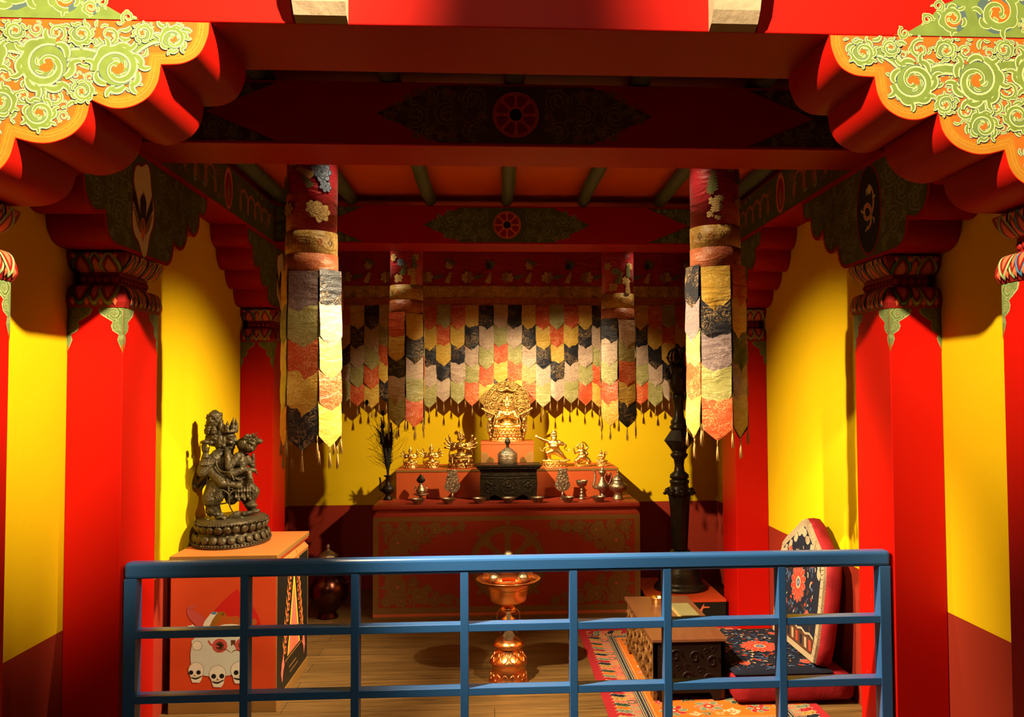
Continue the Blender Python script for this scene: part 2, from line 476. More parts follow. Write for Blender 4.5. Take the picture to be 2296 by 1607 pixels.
# ------------------------------------------------------------------ painted ornament
class Paint:
    """thin painted shapes laid on a surface given by fn(u, v, h)"""
    def __init__(s, fn, h0=0.0008, inc=0.000004):
        s.fn = fn; s.h = h0; s.inc = inc; s.mb = MB(); s.q = None
        s.base = None; s.cnt = 0; s.top = h0

    def up(s):
        s.h += s.inc

    def poly(s, pts, m):
        i = s.mb.add([s.fn(p[0], p[1], s.h) for p in pts])
        s.mb.face([i + k for k in range(len(pts))], m)
        s.up()

    def ribbon(s, pts, ws, m):
        if not isinstance(ws, (list, tuple)): ws = [ws] * len(pts)
        L = []; R = []
        for j, p in enumerate(pts):
            a = pts[max(j - 1, 0)]; b = pts[min(j + 1, len(pts) - 1)]
            dx, dy = b[0] - a[0], b[1] - a[1]
            d = math.hypot(dx, dy) or 1
            nx, ny = -dy / d, dx / d
            L.append((p[0] + nx * ws[j], p[1] + ny * ws[j])); R.append((p[0] - nx * ws[j], p[1] - ny * ws[j]))
        i = s.mb.add([s.fn(*p, s.h) for p in L]); k = s.mb.add([s.fn(*p, s.h) for p in R])
        for j in range(len(pts) - 1):
            s.mb.face((i + j, i + j + 1, k + j + 1, k + j), m)
        s.up()

    def disc(s, c, r, m, n=14, ry=None, a0=0):
        ry = ry or r
        s.poly([(c[0] + r * math.cos(a0 + 2 * PI * k / n), c[1] + ry * math.sin(a0 + 2 * PI * k / n)) for k in range(n)], m)

    def ring(s, c, r, wd, m, n=40, ry=None):
        ry = ry or r
        s.ribbon([(c[0] + r * math.cos(2 * PI * k / n), c[1] + ry * math.sin(2 * PI * k / n)) for k in range(n + 1)], wd, m)

    def layered(s, pts, ws, lay):
        if s.q is not None:
            s.q.append((pts, ws)); return
        for (m, add, mul) in lay:
            s.ribbon(pts, [max(0.0002, q * mul + add) for q in ws], m)

    def flush(s, lay):
        """all strokes of one motif, one colour after the other, so that they merge"""
        items = s.q; s.q = None
        if s.base is None or s.h > s.top + 1e-7:
            s.base = s.h; s.cnt = 0
        h = s.base + (s.cnt % 7) * 0.00015
        s.cnt += 1
        keep = s.inc; s.inc = 0.0000022
        s.h = h
        for (m, add, mul) in lay:
            for pts, ws in items:
                s.ribbon(pts, [max(0.0002, q * mul + add) for q in ws], m)
        s.inc = keep
        s.top = max(s.top, s.h) if s.cnt > 1 else s.h
        s.h = s.top

    def comma(s, x, y, a, L, curl, lay, wd=0.17):
        pts = []; ws = []
        px, py = x, y
        for k in range(9):
            t = k / 8
            pts.append((px, py))
            ws.append(L * wd * (0.35 + 0.9 * math.sin(PI * min(1, 0.15 + t * 0.75))) if t < 0.95 else L * wd * 0.55)
            aa = a + curl * (t ** 1.5) * 2.4
            px += math.cos(aa) * L / 8; py += math.sin(aa) * L / 8
        s.layered(pts, ws, lay)

    def scroll(s, cx, cy, r, a0, sg, lay, leaves=6, dot=None):
        s.q = []
        # outer leaf lobes hugging the curl, each ending in a small hook
        for q in range(leaves):
            t = q / leaves
            a = a0 + sg * (t * 2 * PI * 0.92 + 0.15)
            rr = r * (0.70 - 0.05 * t)
            L = r * (0.62 if q % 2 else 0.50)
            s.comma(cx + rr * math.cos(a), cy + rr * math.sin(a), a + sg * 1.15, L, sg * (0.95 if q % 2 else -0.75), lay, 0.15)
        pts = []; ws = []
        N = 26
        for k in range(N + 1):
            t = k / N
            a = a0 + sg * t * 2 * PI * 1.30
            rad = r * (0.66 * (1 - t) ** 0.9 + 0.11)
            pts.append((cx + rad * math.cos(a), cy + rad * math.sin(a)))
            ws.append(r * (0.10 * math.sin(PI * min(1, 0.25 + t)) + 0.055 + (0.05 if t > 0.92 else 0)))
        s.layered(pts, ws, lay)
        # short veins inside the curl
        if r > 0.03:
            for q in range(4):
                a = a0 + sg * (1.2 + q * 1.25)
                rr = r * 0.34
                s.comma(cx + rr * math.cos(a), cy + rr * math.sin(a), a + sg * 1.9, r * 0.26, sg * 0.6, lay, 0.15)
        s.flush(lay)
        if dot:
            s.disc((cx, cy), r * 0.07, dot, 8)

    def build(s, name, parent=None):
        return s.mb.build(name, parent, fix=False)


def inside(p, poly):
    x, y = p; c = False; j = len(poly) - 1
    for i in range(len(poly)):
        xi, yi = poly[i]; xj, yj = poly[j]
        if (yi > y) != (yj > y) and x < (xj - xi) * (y - yi) / (yj - yi) + xi:
            c = not c
        j = i
    return c


def edist(p, poly):
    d = 1e9
    for i in range(len(poly)):
        a = poly[i - 1]; b = poly[i]
        dx, dy = b[0] - a[0], b[1] - a[1]
        L = dx * dx + dy * dy or 1e-9
        t = max(0, min(1, ((p[0] - a[0]) * dx + (p[1] - a[1]) * dy) / L))
        d = min(d, math.hypot(p[0] - a[0] - t * dx, p[1] - a[1] - t * dy))
    return d


def pack(poly, rmax, rmin, seed=1, n=1500, avoid=()):
    rnd = random.Random(seed)
    xs = [p[0] for p in poly]; ys = [p[1] for p in poly]
    cand = []
    for _ in range(n):
        p = (rnd.uniform(min(xs), max(xs)), rnd.uniform(min(ys), max(ys)))
        if inside(p, poly):
            cand.append((p, edist(p, poly)))
    out = list(avoid)
    res = []
    rr = rmax
    while rr >= rmin:
        for p, d in cand:
            if d < rr * 0.96: continue
            if all(math.hypot(p[0] - c[0], p[1] - c[1]) > (rr + c[2]) * 0.94 for c in out):
                out.append((p[0], p[1], rr)); res.append((p[0], p[1], rr))
        rr *= 0.82
    return res


BRIGHT = ((PSLATE, 0.0022, 1.0), (PCREAM, 0.0006, 1.0), (PGREEN, -0.0006, 0.66))
DARKL = ((PLG, 0.0009, 1.0), (PDG, -0.0006, 0.9))
BRNL = ((PBRN2, 0.0011, 1.0), (PBRN, 0.0, 1.0))


def fill_scrolls(P, poly, rmax, rmin, lay, seed=1, leaves=6, dot=None, avoid=(), filler=True, n=1500):
    cs = pack(poly, rmax, rmin, seed, n, avoid)
    rnd = random.Random(seed + 5)
    cs.sort(key=lambda c: c[2])
    for (x, y, r) in cs:
        P.scroll(x, y, r, rnd.uniform(0, 2 * PI), rnd.choice((-1, 1)), lay, leaves if r > rmin * 1.6 else 3, dot)


# ------------------------------------------------------------------ room
XL, XR, YB, ZC = -1.668, 1.860, 7.20, 2.945
XM = 0.092
WALL = wall_mat('yellow wall with maroon dado')
for nm, a in (('wall_left', (XL - 0.12, XL, 1.95, YB + 0.12)), ('wall_right', (XR, XR + 0.12, 1.95, YB + 0.12)), ('wall_back', (XL, XR, YB, YB + 0.12))):
    tag(MB().box(*a, 0, ZC, WALL).build(nm), kind='structure')
tag(MB().box(-6, 6, -3, 9, -0.1, 0, floor_mat()).build('floor'), kind='structure')
tag(MB().box(XL - 0.12, XR + 0.12, 2.35, YB + 0.12, ZC, ZC + 0.08, ORANGE_C).build('ceiling'), kind='structure')

# beams
ZB = 2.60


def wheel(P, c, r, hub, rim, spoke, ground):
    P.disc(c, r, rim, 40)
    P.disc(c, r * 0.86, ground, 40)
    P.ring(c, r * 0.93, r * 0.012, PBRN2)
    for k in range(8):
        a = k * PI / 4 + PI / 8 * 0
        d = (math.cos(a), math.sin(a))
        P.ribbon([(c[0] + d[0] * r * t, c[1] + d[1] * r * t) for t in (0.28, 0.45, 0.6, 0.75, 0.88)], [r * q for q in (0.05, 0.075, 0.045, 0.075, 0.10)], spoke)
    P.disc(c, r * 0.36, rim, 24)
    P.disc(c, r * 0.27, hub, 24)


def lozenge(x0, x1, z0, z1, cut=0.13):
    zm = (z0 + z1) / 2
    pts = [(x0, zm), (x0 + 0.07, zm + 0.035)]
    for k in range(6):
        t = k / 5
        pts.append((x0 + 0.08 + (cut + 0.04) * t, zm + 0.035 + (z1 - zm - 0.035) * t))
    n = list(pts)
    rt = [(x1 + x0 - p[0], p[1]) for p in reversed(n)]
    lowr = [(p[0], 2 * zm - p[1]) for p in reversed(rt[:-1])]
    lowl = [(p[0], 2 * zm - p[1]) for p in reversed(n[1:])]
    return n + rt + lowr[:] + lowl


def panel_beam(label, y0, z1, seed):
    b = MB().box(XL + 0.216, XR - 0.224, y0, y0 + 0.32, ZB, z1, BEAMRED, 0.006).build('ceiling_beam')
    tag(b, label, 'beam', 'red cross beams of the shrine ceiling', 'thing')
    fn = lambda u, v, h: (u, y0 - h, v)
    P = Paint(fn)
    zt, zb = z1 - 0.012, ZB + 0.012
    poly = lozenge(-0.47, 0.654, zb, zt)
    P.poly(poly, PDG)
    zm = (zt + zb) / 2
    half = [p for p in poly if p[0] <= XM + 0.001] + [(XM, zb), (XM, zt)]
    half = [(-0.47, zm), (-0.31, zt), (XM - 0.11, zt), (XM - 0.11, zb), (-0.31, zb)]
    cs = pack(half, 0.062, 0.016, seed, 1400)
    rnd = random.Random(seed)
    for (x, y, r) in cs:
        a = rnd.uniform(0, 6.28); sg = rnd.choice((-1, 1))
        P.scroll(x, y, r, a, sg, DARKL, 5)
        P.scroll(2 * XM - x, y, r, PI - a, -sg, DARKL, 5)
        if r < 0.03:
            P.disc((x, y), r * 0.25, PDR, 6); P.disc((2 * XM - x, y), r * 0.25, PDR, 6)
    wheel(P, (XM, zm), (zt - zb) * 0.40, PNAVY, PSAL, PSAL, PDR)
    P.build('painted_wheel_panel', b)
    for sg in (-1, 1):
        P = Paint(fn)
        xe = XM + sg * 1.542
        tri = []
        xs = [XM + sg * 0.96, XM + sg * 1.15, xe, xe, XM + sg * 1.15, XM + sg * 0.96, XM + sg * 1.24]
        tri = list(zip(xs, [zt, zt, zt, zb, zb, zb, zm]))
        P.poly(tri, PDG)
        for half in ([tri[0], tri[2], (xe, zm), tri[6]], [tri[6], (xe, zm), tri[3], tri[5]]):
            fill_scrolls(P, half, 0.05, 0.014, DARKL, seed + 3, 5, n=700)
        P.build('painted_end_panel', b)
    return b


b2 = panel_beam('second red beam with dim green lozenge and wheel, above the big banners', 3.50, 2.86, 21)
b3 = panel_beam('rear red beam with lit green lozenge and orange wheel, before the tongue valance', 5.83, 2.86, 22)
# front beam
YF = 2.35
b1 = MB().box(XL + 0.001, XR - 0.001, YF, YF + 0.35, ZB + 0.001, ZC, BEAMRED, 0.004).build('ceiling_beam')
tag(b1, 'front red beam across the top with bright green scroll ends and two cream blocks', 'beam', 'red cross beams of the shrine ceiling', 'thing')
for sg in (-1, 1):
    P = Paint(lambda u, v, h: (u, YF - h, v))
    X0 = XM + sg * 1.036
    X9 = XM + sg * 1.76
    edge = []
    for k in range(9):
        t = k / 8
        edge.append((X0 + sg * (0.035 + 0.47 * t + 0.018 * math.sin(k * 2.6)), ZB + 0.008 + 0.32 * t))
    tri = [(X0, ZB + 0.002)] + edge + [(X9, ZB + 0.33), (X9, ZB + 0.002)]
    P.poly(tri, PGREEN)
    rnd = random.Random(4)
    for (x, y, r) in pack(tri, 0.085, 0.018, 31 + sg, 1800):
        P.disc((x, y), r * 0.9, PSLATE, 14); P.disc((x, y), r * 0.55, PO, 10)
        P.scroll(x, y, r, rnd.uniform(0, 6.3), rnd.choice((-1, 1)), ((PCREAM, 0.0016, 1.0), (PGREEN, -0.0008, 0.95)), 6)
    for k in range(9):
        x, y = edge[k]
        P.scroll(x - sg * 0.004, y, 0.022, rnd.uniform(0, 6.3), sg, ((PCREAM, 0.0014, 1.0), (PGREEN, -0.0004, 0.9)), 3)
    P.build('painted_scroll_end', b1)
# cream cantilever blocks on the front beam
for xa, xb, lb in ((-0.532, -0.392, 'cream plaster block on the front beam, left of the two'), (0.600, 0.730, 'cream plaster block on the front beam, right of the two')):
    prof = [(YF - 0.0012, ZB + 0.001), (YF - 0.03, ZB + 0.012), (YF - 0.055, ZB + 0.04), (YF - 0.075, ZB + 0.085), (YF - 0.085, ZB + 0.14), (YF - 0.085, ZB + 0.22), (YF - 0.07, ZB + 0.30), (YF - 0.0012, ZB + 0.34)]
    o = MB().prism(prof, lambda u, v: (xa, u, v), lambda u, v: (xb, u, v), BLOCK, smooth=False).build('beam_block')
    tag(o, lb, 'beam block', 'cream blocks on the front beam', 'thing')

# side beams with painted inner faces
for sg, x0, x1, xi in ((-1, XL + 0.002, XL + 0.214, XL + 0.214), (1, XR - 0.222, XR - 0.002, XR - 0.222)):
    o = MB().box(x0, x1, YF + 0.352, YB - 0.002, ZB + 0.001, 2.86, BEAMRED, 0.004).build('side_beam')
    tag(o, 'red side beam painted with dragons and flames along the %s wall' % ('left' if sg < 0 else 'right'), 'beam', None, 'thing')
    P = Paint(lambda u, v, h: (xi - sg * h, u, v))
    rnd = random.Random(7)
    for (ya, yb) in ((2.72, 3.49), (3.84, 5.82), (6.17, 7.18)):
        P.poly([(ya, ZB + 0.01), (yb, ZB + 0.01), (yb, 2.85), (ya, 2.85)], PDG)
        ym = (ya + yb) / 2
        for k in range(int((yb - ya) * 26)):
            x = rnd.uniform(ya + 0.06, yb - 0.06)
            if abs(x - ym) < 0.12: continue
            y = rnd.uniform(ZB + 0.04, 2.82)
            L = rnd.uniform(0.04, 0.09); a = rnd.uniform(0, 6.3)
            pts = []; px, py = x, y
            for q in range(9):
                pts.append((px, min(2.84, max(ZB + 0.02, py))))
                px += math.cos(a) * L / 6; py += math.sin(a) * L / 6
                a += rnd.uniform(-0.9, 1.1)
            P.ribbon(pts, [0.002 + 0.004 * math.sin(PI * q / 8) for q in range(9)], rnd.choice((PSAL, PBRN, PG, PLG, PBRN, PSLATE)))
        # flaming almond in the middle of the bay
        P.disc((ym, 2.73), 0.075, PSAL, 22, 0.115); P.disc((ym, 2.725), 0.058, PDR, 22, 0.092); P.disc((ym, 2.70), 0.03, PBRN, 12, 0.05)
        for s2 in (-1, 1):
            # coiling dragon each side
            x1 = (yb - ya) / 2 - 0.06
            N = 90
            pts = [(ym + s2 * (0.15 + (x1 - 0.15) * k / N + 0.045 * math.sin(k * 0.36)), 2.725 + 0.066 * math.cos(k * 0.36) * (1 - 0.4 * k / N)) for k in range(N + 1)]
            ws = [0.002 + 0.009 * math.sin(PI * (k + 6) / (N + 12)) ** 0.7 for k in range(N + 1)]
            P.ribbon(pts, [w_ + 0.003 for w_ in ws], PG); P.ribbon(pts, ws, PBRN); P.ribbon(pts, [w_ * 0.45 for w_ in ws], PSAL)
            for k in range(4, N, 5):
                P.comma(pts[k][0], pts[k][1], s2 * 1.2 + (PI if k % 2 else 0), 0.03, 0.8, ((PG, 0.0006, 1), (PBRN, -0.001, 1)), 0.12)
            P.disc(pts[2], 0.030, PG, 10, 0.026); P.disc(pts[2], 0.022, PSAL, 10, 0.018); P.disc((pts[2][0], pts[2][1] + 0.006), 0.005, PWHITE, 8)
            for k in range(5):
                P.comma(pts[2][0], pts[2][1], k * 1.25, 0.055, 0.9, ((PG, 0.0006, 1), (PSLATE, -0.001, 1)), 0.10)
    P.build('painted_dragon_face', o)

# rafters: round poles on top of the beams
raft = [XM + k * 0.52 for k in range(-3, 4)]
rn = 0
for (ya, yb, nm) in ((2.70, 5.83, 'front'), (5.83, YB, 'rear')):
    for xr in raft:
        xx = max(XL + 0.27, min(XR - 0.27, xr))
        if nm == 'rear': continue
        mb = MB()
        pts = [(xx + 0.004 * math.sin(k * 1.3 + xr * 5), ya + (yb + 0.02 - ya) * k / 12, 2.902) for k in range(13)]
        mb.tube(pts, 0.042, RAFT, 14)
        o = mb.build('ceiling_rafter')
        side = 'left' if xr < XM - 0.1 else 'right'
        n = abs(round((xr - XM) / 0.52))
        lab = 'round blue-grey rafter pole on the centre line above the wheels' if n == 0 else \
            'round blue-grey rafter pole, %s one %s of the centre pole' % (('first', 'second', 'third')[n - 1], side)
        tag(o, lab, 'rafter', 'round rafters under the orange ceiling', 'thing')

# ------------------------------------------------------------------ brackets and columns
# profile of one half: (distance from the column face outward, z); lobes step down to the column
LOBES = [[(0.694, 2.600), (0.690, 2.560), (0.668, 2.512), (0.625, 2.486), (0.568, 2.481)],
         [(0.560, 2.432), (0.535, 2.392), (0.490, 2.366), (0.440, 2.362), (0.386, 2.383)],
         [(0.374, 2.330), (0.340, 2.290), (0.290, 2.268), (0.245, 2.266), (0.195, 2.278)],
         [(0.180, 2.225), (0.150, 2.190), (0.105, 2.172), (0.050, 2.168), (0.0, 2.168)]]


def smoothlobe(l, prev):
    pts = [prev] + l
    out = []
    for i in range(len(pts) - 1):
        p0 = pts[max(i - 1, 0)]; p1 = pts[i]; p2 = pts[i + 1]; p3 = pts[min(i + 2, len(pts) - 1)]
        for k in range(1, 9):
            t = k / 8
            out.append(tuple(0.5 * ((2 * p1[q]) + (-p0[q] + p2[q]) * t + (2 * p0[q] - 5 * p1[q] + 4 * p2[q] - p3[q]) * t * t + (-p0[q] + 3 * p1[q] - 3 * p2[q] + p3[q]) * t ** 3) for q in (0, 1)))
    return out


def half_profile(k=1.0):
    pts = [(LOBES[0][0][0] * k, 2.600)]
    prev = LOBES[0][0]
    for i, l in enumerate(LOBES):
        l2 = l[1:] if i == 0 else l
        for p in smoothlobe(l2, prev):
            pts.append((p[0] * k, max(2.1685, p[1])))
        prev = l[-1]
    return pts


def inset(poly, d):
    """simple inward offset for a counter-clockwise or clockwise polygon"""
    n = len(poly)
    A = sum(poly[i - 1][0] * poly[i][1] - poly[i][0] * poly[i - 1][1] for i in range(n))
    sg = 1 if A > 0 else -1
    out = []
    for i in range(n):
        a, b, c = poly[i - 1], poly[i], poly[(i + 1) % n]
        n1 = Vector((-(b[1] - a[1]), b[0] - a[0])); n2 = Vector((-(c[1] - b[1]), c[0] - b[0]))
        if n1.length < 1e-7 or n2.length < 1e-7:
            out.append(b); continue
        n1.normalize(); n2.normalize()
        m = n1 + n2
        if m.length < 0.3: m = n1
        m = m.normalized() / max(0.55, m.normalized().dot(n1))
        out.append((b[0] + sg * m.x * d, b[1] + sg * m.y * d))
    return out


# front brackets, across the view
for sg in (-1, 1):
    xf = XM + sg * 1.546      # column face
    hp = half_profile()
    poly = [(xf - sg * d, z) for d, z in hp] + [(XM + sg * 1.76, 2.168), (XM + sg * 1.76, 2.600)]
    mb = MB().prism(poly, lambda u, v: (u, YF, v), lambda u, v: (u, YF + 0.34, v), BEAMRED, smooth=True)
    o = mb.build('scalloped_bracket'); sharp(o)
    tag(o, 'big scalloped bracket under the front beam with bright green scroll face, %s side' % ('left' if sg < 0 else 'right'), 'bracket', 'scalloped brackets under the front beam', 'thing')
    P = Paint(lambda u, v, h: (u, YF - h, v))
    P.poly(inset(poly, 0.002), PG)
    hp2 = [(xf - sg * d, z) for d, z in hp]
    inner = []
    for (x, z) in hp2:
        inner.append((x, z))
    pin = inset(poly, 0.034)
    pin = [(x, min(z, 2.598)) for x, z in pin]
    pin[0] = (pin[0][0], 2.598); pin[-1] = (XM + sg * 1.76, 2.598); pin[-2] = (XM + sg * 1.76, 2.2)
    P.ribbon(inset(poly, 0.017)[1:len(hp2)], 0.0006, PGL)
    P.ribbon(inset(poly, 0.026)[1:len(hp2)], 0.0006, PGL)
    for q, (x, z) in enumerate(inset(poly, 0.0215)[3:len(hp2):4]):
        P.ring((x, z), 0.0045, 0.0004, PGL, 8)
    P.poly(pin, PO)
    ctr = [(0.27, 2.475, 0.080), (0.455, 2.470, 0.072), (0.10, 2.50, 0.070), (0.055, 2.32, 0.062), (0.255, 2.345, 0.046), (-0.08, 2.42, 0.075), (-0.10, 2.25, 0.06), (0.600, 2.55, 0.040), (0.155, 2.375, 0.045), (0.365, 2.405, 0.032), (0.36, 2.56, 0.034), (0.19, 2.565, 0.03), (0.0, 2.565, 0.034), (0.08, 2.225, 0.034), (0.52, 2.565, 0.028)]
    main = [(xf - sg * d, z, r) for d, z, r in ctr if abs(xf - sg * d - XM) < 1.70]
    small = pack(pin, 0.042, 0.016, 11, 2600, [(x, z, r * 0.80) for x, z, r in main])
    rnd = random.Random(3)
    for (x, z, r) in small:
        P.scroll(x, z, r * 1.08, rnd.uniform(0, 6.3), rnd.choice((-1, 1)), BRIGHT, 4)
    for (x, z, r) in pack(pin, 0.014, 0.007, 12, 2600, [(x, z, r * 0.9) for x, z, r in small] + [(x, z, r * 0.85) for x, z, r in main]):
        a_ = rnd.uniform(0, 6.3)
        P.comma(x - r * math.cos(a_), z - r * math.sin(a_), a_, r * 2.2, rnd.choice((-0.8, 0.8)), BRIGHT, 0.16)
    # connecting stems
    for a, b in ((0, 1), (0, 2), (2, 3), (0, 4), (2, 5), (1, 7)):
        if a < len(main) and b < len(main):
            xa, za, ra = main[a]; xb, zb, rb = main[b]
            pts = [(xa + (xb - xa) * t / 8, za + (zb - za) * t / 8 + 0.035 * math.sin(PI * t / 8)) for t in range(9)]
            P.layered(pts, [0.010 + 0.006 * math.sin(PI * t / 8) for t in range(9)], BRIGHT)
    for k, (x, z, r) in enumerate(main):
        P.disc((x, z), r * 0.70, PSLATE, 24)
        P.disc((x, z), r * 0.67, PGREEN, 24)
        P.disc((x, z), r * 0.24, PO, 12)
        P.scroll(x, z, r * 1.10, 1.2 + k * 2.1, sg if k % 2 else -sg, BRIGHT, 12)
    P.build('painted_scroll_face', o)


def bird(P, c, s):
    """dark winged bird on a pale cloud-shaped field"""
    x, z = c
    cell = []
    for k in range(40):
        a = 2 * PI * k / 40
        rr = 1 + 0.10 * math.cos(5 * a + 0.6)
        cell.append((x + 0.105 * s * rr * math.cos(a), z + 0.185 * s * rr * math.sin(a) * (0.92 if math.sin(a) > 0 else 1.1)))
    P.poly([(x + (p[0] - x) * 1.10, z + (p[1] - z) * 1.06) for p in cell], PDR)
    P.poly(cell, PWHITE)
    for sg in (-1, 1):
        root = (x + sg * 0.02 * s, z - 0.09 * s)
        for k in range(9):
            t = k / 8
            a0 = (x + sg * (0.02 + 0.075 * t) * s, z + (-0.10 + 0.09 * t) * s)
            a1 = (a0[0] - sg * 0.004, a0[1] + (0.05 + 0.03 * t) * s)
            P.ribbon([a0, ((a0[0] + a1[0]) / 2, (a0[1] + a1[1]) / 2), a1], [0.008 * s, 0.006 * s, 0.0006], PBLACK)
        P.ribbon([(x + sg * 0.015 * s, z - 0.115 * s), (x + sg * 0.05 * s, z - 0.09 * s), (x + sg * 0.095 * s, z - 0.03 * s)], [0.016 * s, 0.014 * s, 0.006 * s], PBRN)
    for k in range(-3, 4):
        P.ribbon([(x + k * 0.006 * s, z - 0.06 * s), (x + k * 0.009 * s, z + 0.01 * s), (x + k * 0.006 * s, z + (0.06 - abs(k) * 0.008) * s)], [0.008 * s, 0.007 * s, 0.0006], PBLACK)
    P.disc((x, z - 0.095 * s), 0.026 * s, PSAL, 12, 0.036 * s)
    P.disc((x, z - 0.085 * s), 0.017 * s, PBRN, 10, 0.024 * s)
    P.disc((x, z - 0.130 * s), 0.017 * s, PSAL, 10)
    P.poly([(x - 0.008 * s, z - 0.14 * s), (x + 0.008 * s, z - 0.14 * s), (x, z - 0.16 * s)], PG)


def dragon(P, c, s):
    x, z = c
    cell = [(x + 0.115 * s * math.cos(a), z + 0.19 * s * math.sin(a)) for a in [2 * PI * k / 36 for k in range(36)]]
    P.poly([(x + (p[0] - x) * 1.10, z + (p[1] - z) * 1.06) for p in cell], PDR)
    P.poly(cell, PNAVY)
    pts = []
    for k in range(40):
        t = k / 39
        a = 1.6 + t * 11.0
        r = (0.048 + 0.012 * math.sin(t * 5)) * s * (1 - 0.55 * t)
        pts.append((x + r * math.cos(a), z + 0.055 * s - t * 0.13 * s + r * 1.1 * math.sin(a)))
    P.ribbon(pts, [(0.003 + 0.007 * math.sin(PI * (k + 2) / 43)) * s for k in range(40)], PPALE)
    P.ribbon(pts, [(0.001 + 0.003 * math.sin(PI * (k + 2) / 43)) * s for k in range(40)], PSAL)
    for k in range(5):
        a = k * 1.25
        P.comma(x + 0.05 * s * math.cos(a), z + 0.07 * s * math.sin(a), a, 0.035 * s, 0.8, ((PPALE, 0, 1),), 0.12)
    P.disc((x - 0.01 * s, z + 0.085 * s), 0.02 * s, PWHITE, 9); P.disc((x + 0.006 * s, z + 0.02 * s), 0.012 * s, PSAL, 9)


def y_bracket(sg, y0, y1, medal, label, back=True):
    """bracket running front to back on a side column"""
    xi = XL + 0.214 if sg < 0 else XR - 0.222
    xo = XL + 0.002 if sg < 0 else XR - 0.002
    hp = half_profile(0.925)
    poly = [(y0 - d, z) for d, z in hp] + ([(y1 + d, z) for d, z in reversed(hp)] if back else [(y1, 2.168), (y1, 2.6)])
    o = MB().prism(poly, lambda u, v: (xo, u, v), lambda u, v: (xi, u, v), BEAMRED, smooth=True).build('scalloped_bracket'); sharp(o)
    tag(o, label, 'bracket', 'scalloped brackets on the side columns', 'thing')
    P = Paint(lambda u, v, h: (xi - sg * h, u, v))
    pin = inset(poly, 0.016)
    pin = [(a, min(b, 2.597)) for a, b in pin]
    P.poly(pin, PDG)
    yc = (y0 + y1) / 2
    av = [(yc, 2.39 + 0.06 * q, 0.11) for q in (-2, -1, 0, 1, 2)] if medal else []
    for (x, z, r) in pack(pin, 0.075, 0.02, 17 + int(y0 * 10), 1800, av):
        P.scroll(x, z, r, random.Random(int(x * 1000)).uniform(0, 6.3), 1 if x < yc else -1, DARKL, 5)
    if medal == 'bird': bird(P, (yc, 2.39), 1.0)
    elif medal == 'dragon': dragon(P, (yc, 2.39), 1.0)
    P.build('painted_medallion_face', o)
    return o


CY = [(2.35, 2.70), (3.50, 3.85), (5.83, 6.18)]
y_bracket(-1, *CY[1], 'bird', 'scalloped bracket with a dark bird on a white medallion, left middle column')
y_bracket(1, *CY[1], 'dragon', 'scalloped bracket with a dragon on a navy oval, right middle column')
y_bracket(-1, *CY[2], 'bird', 'scalloped bracket on the left rear column, behind the big left banner')
y_bracket(1, *CY[2], 'dragon', 'scalloped bracket on the right rear column, behind the big right banner')


def rect_sweep(mb, x0, x1, y0, y1, prof, m, smooth=True):
    """sweep profile (offset, z) around a rectangle"""
    i = len(mb.v)
    for (d, z) in prof:
        c = min(0.02, 0.02 + d)
        for (x, y) in ((x0 - d, y0 - d), (x1 + d, y0 - d), (x1 + d, y1 + d), (x0 - d, y1 + d)):
            mb.v.append((x, y, z))
    for j in range(len(prof) - 1):
        for k in range(4):
            a = i + j * 4 + k; b = i + j * 4 + (k + 1) % 4
            mb.face((a, b, b + 4, a + 4), m, False)
    mb.face([i + k for k in range(4)][::-1], m)
    mb.face([i + (len(prof) - 1) * 4 + k for k in range(4)], m)


def arc_prof(n, f):
    return [f(k / n) for k in range(n + 1)]


UP = arc_prof(8, lambda t: (-0.034 + 0.050 * math.sin(t * PI / 2), 2.083 + 0.074 * (1 - math.cos(t * PI / 2)) ** 0.8))[0:]
UP = UP + [(0.004, 2.163)]
LOW = [(0.004, 1.942)] + arc_prof(8, lambda t: (-0.034 + 0.048 * math.cos(t * PI / 2) ** 0.7, 1.965 + 0.068 * math.sin(t * PI / 2)))


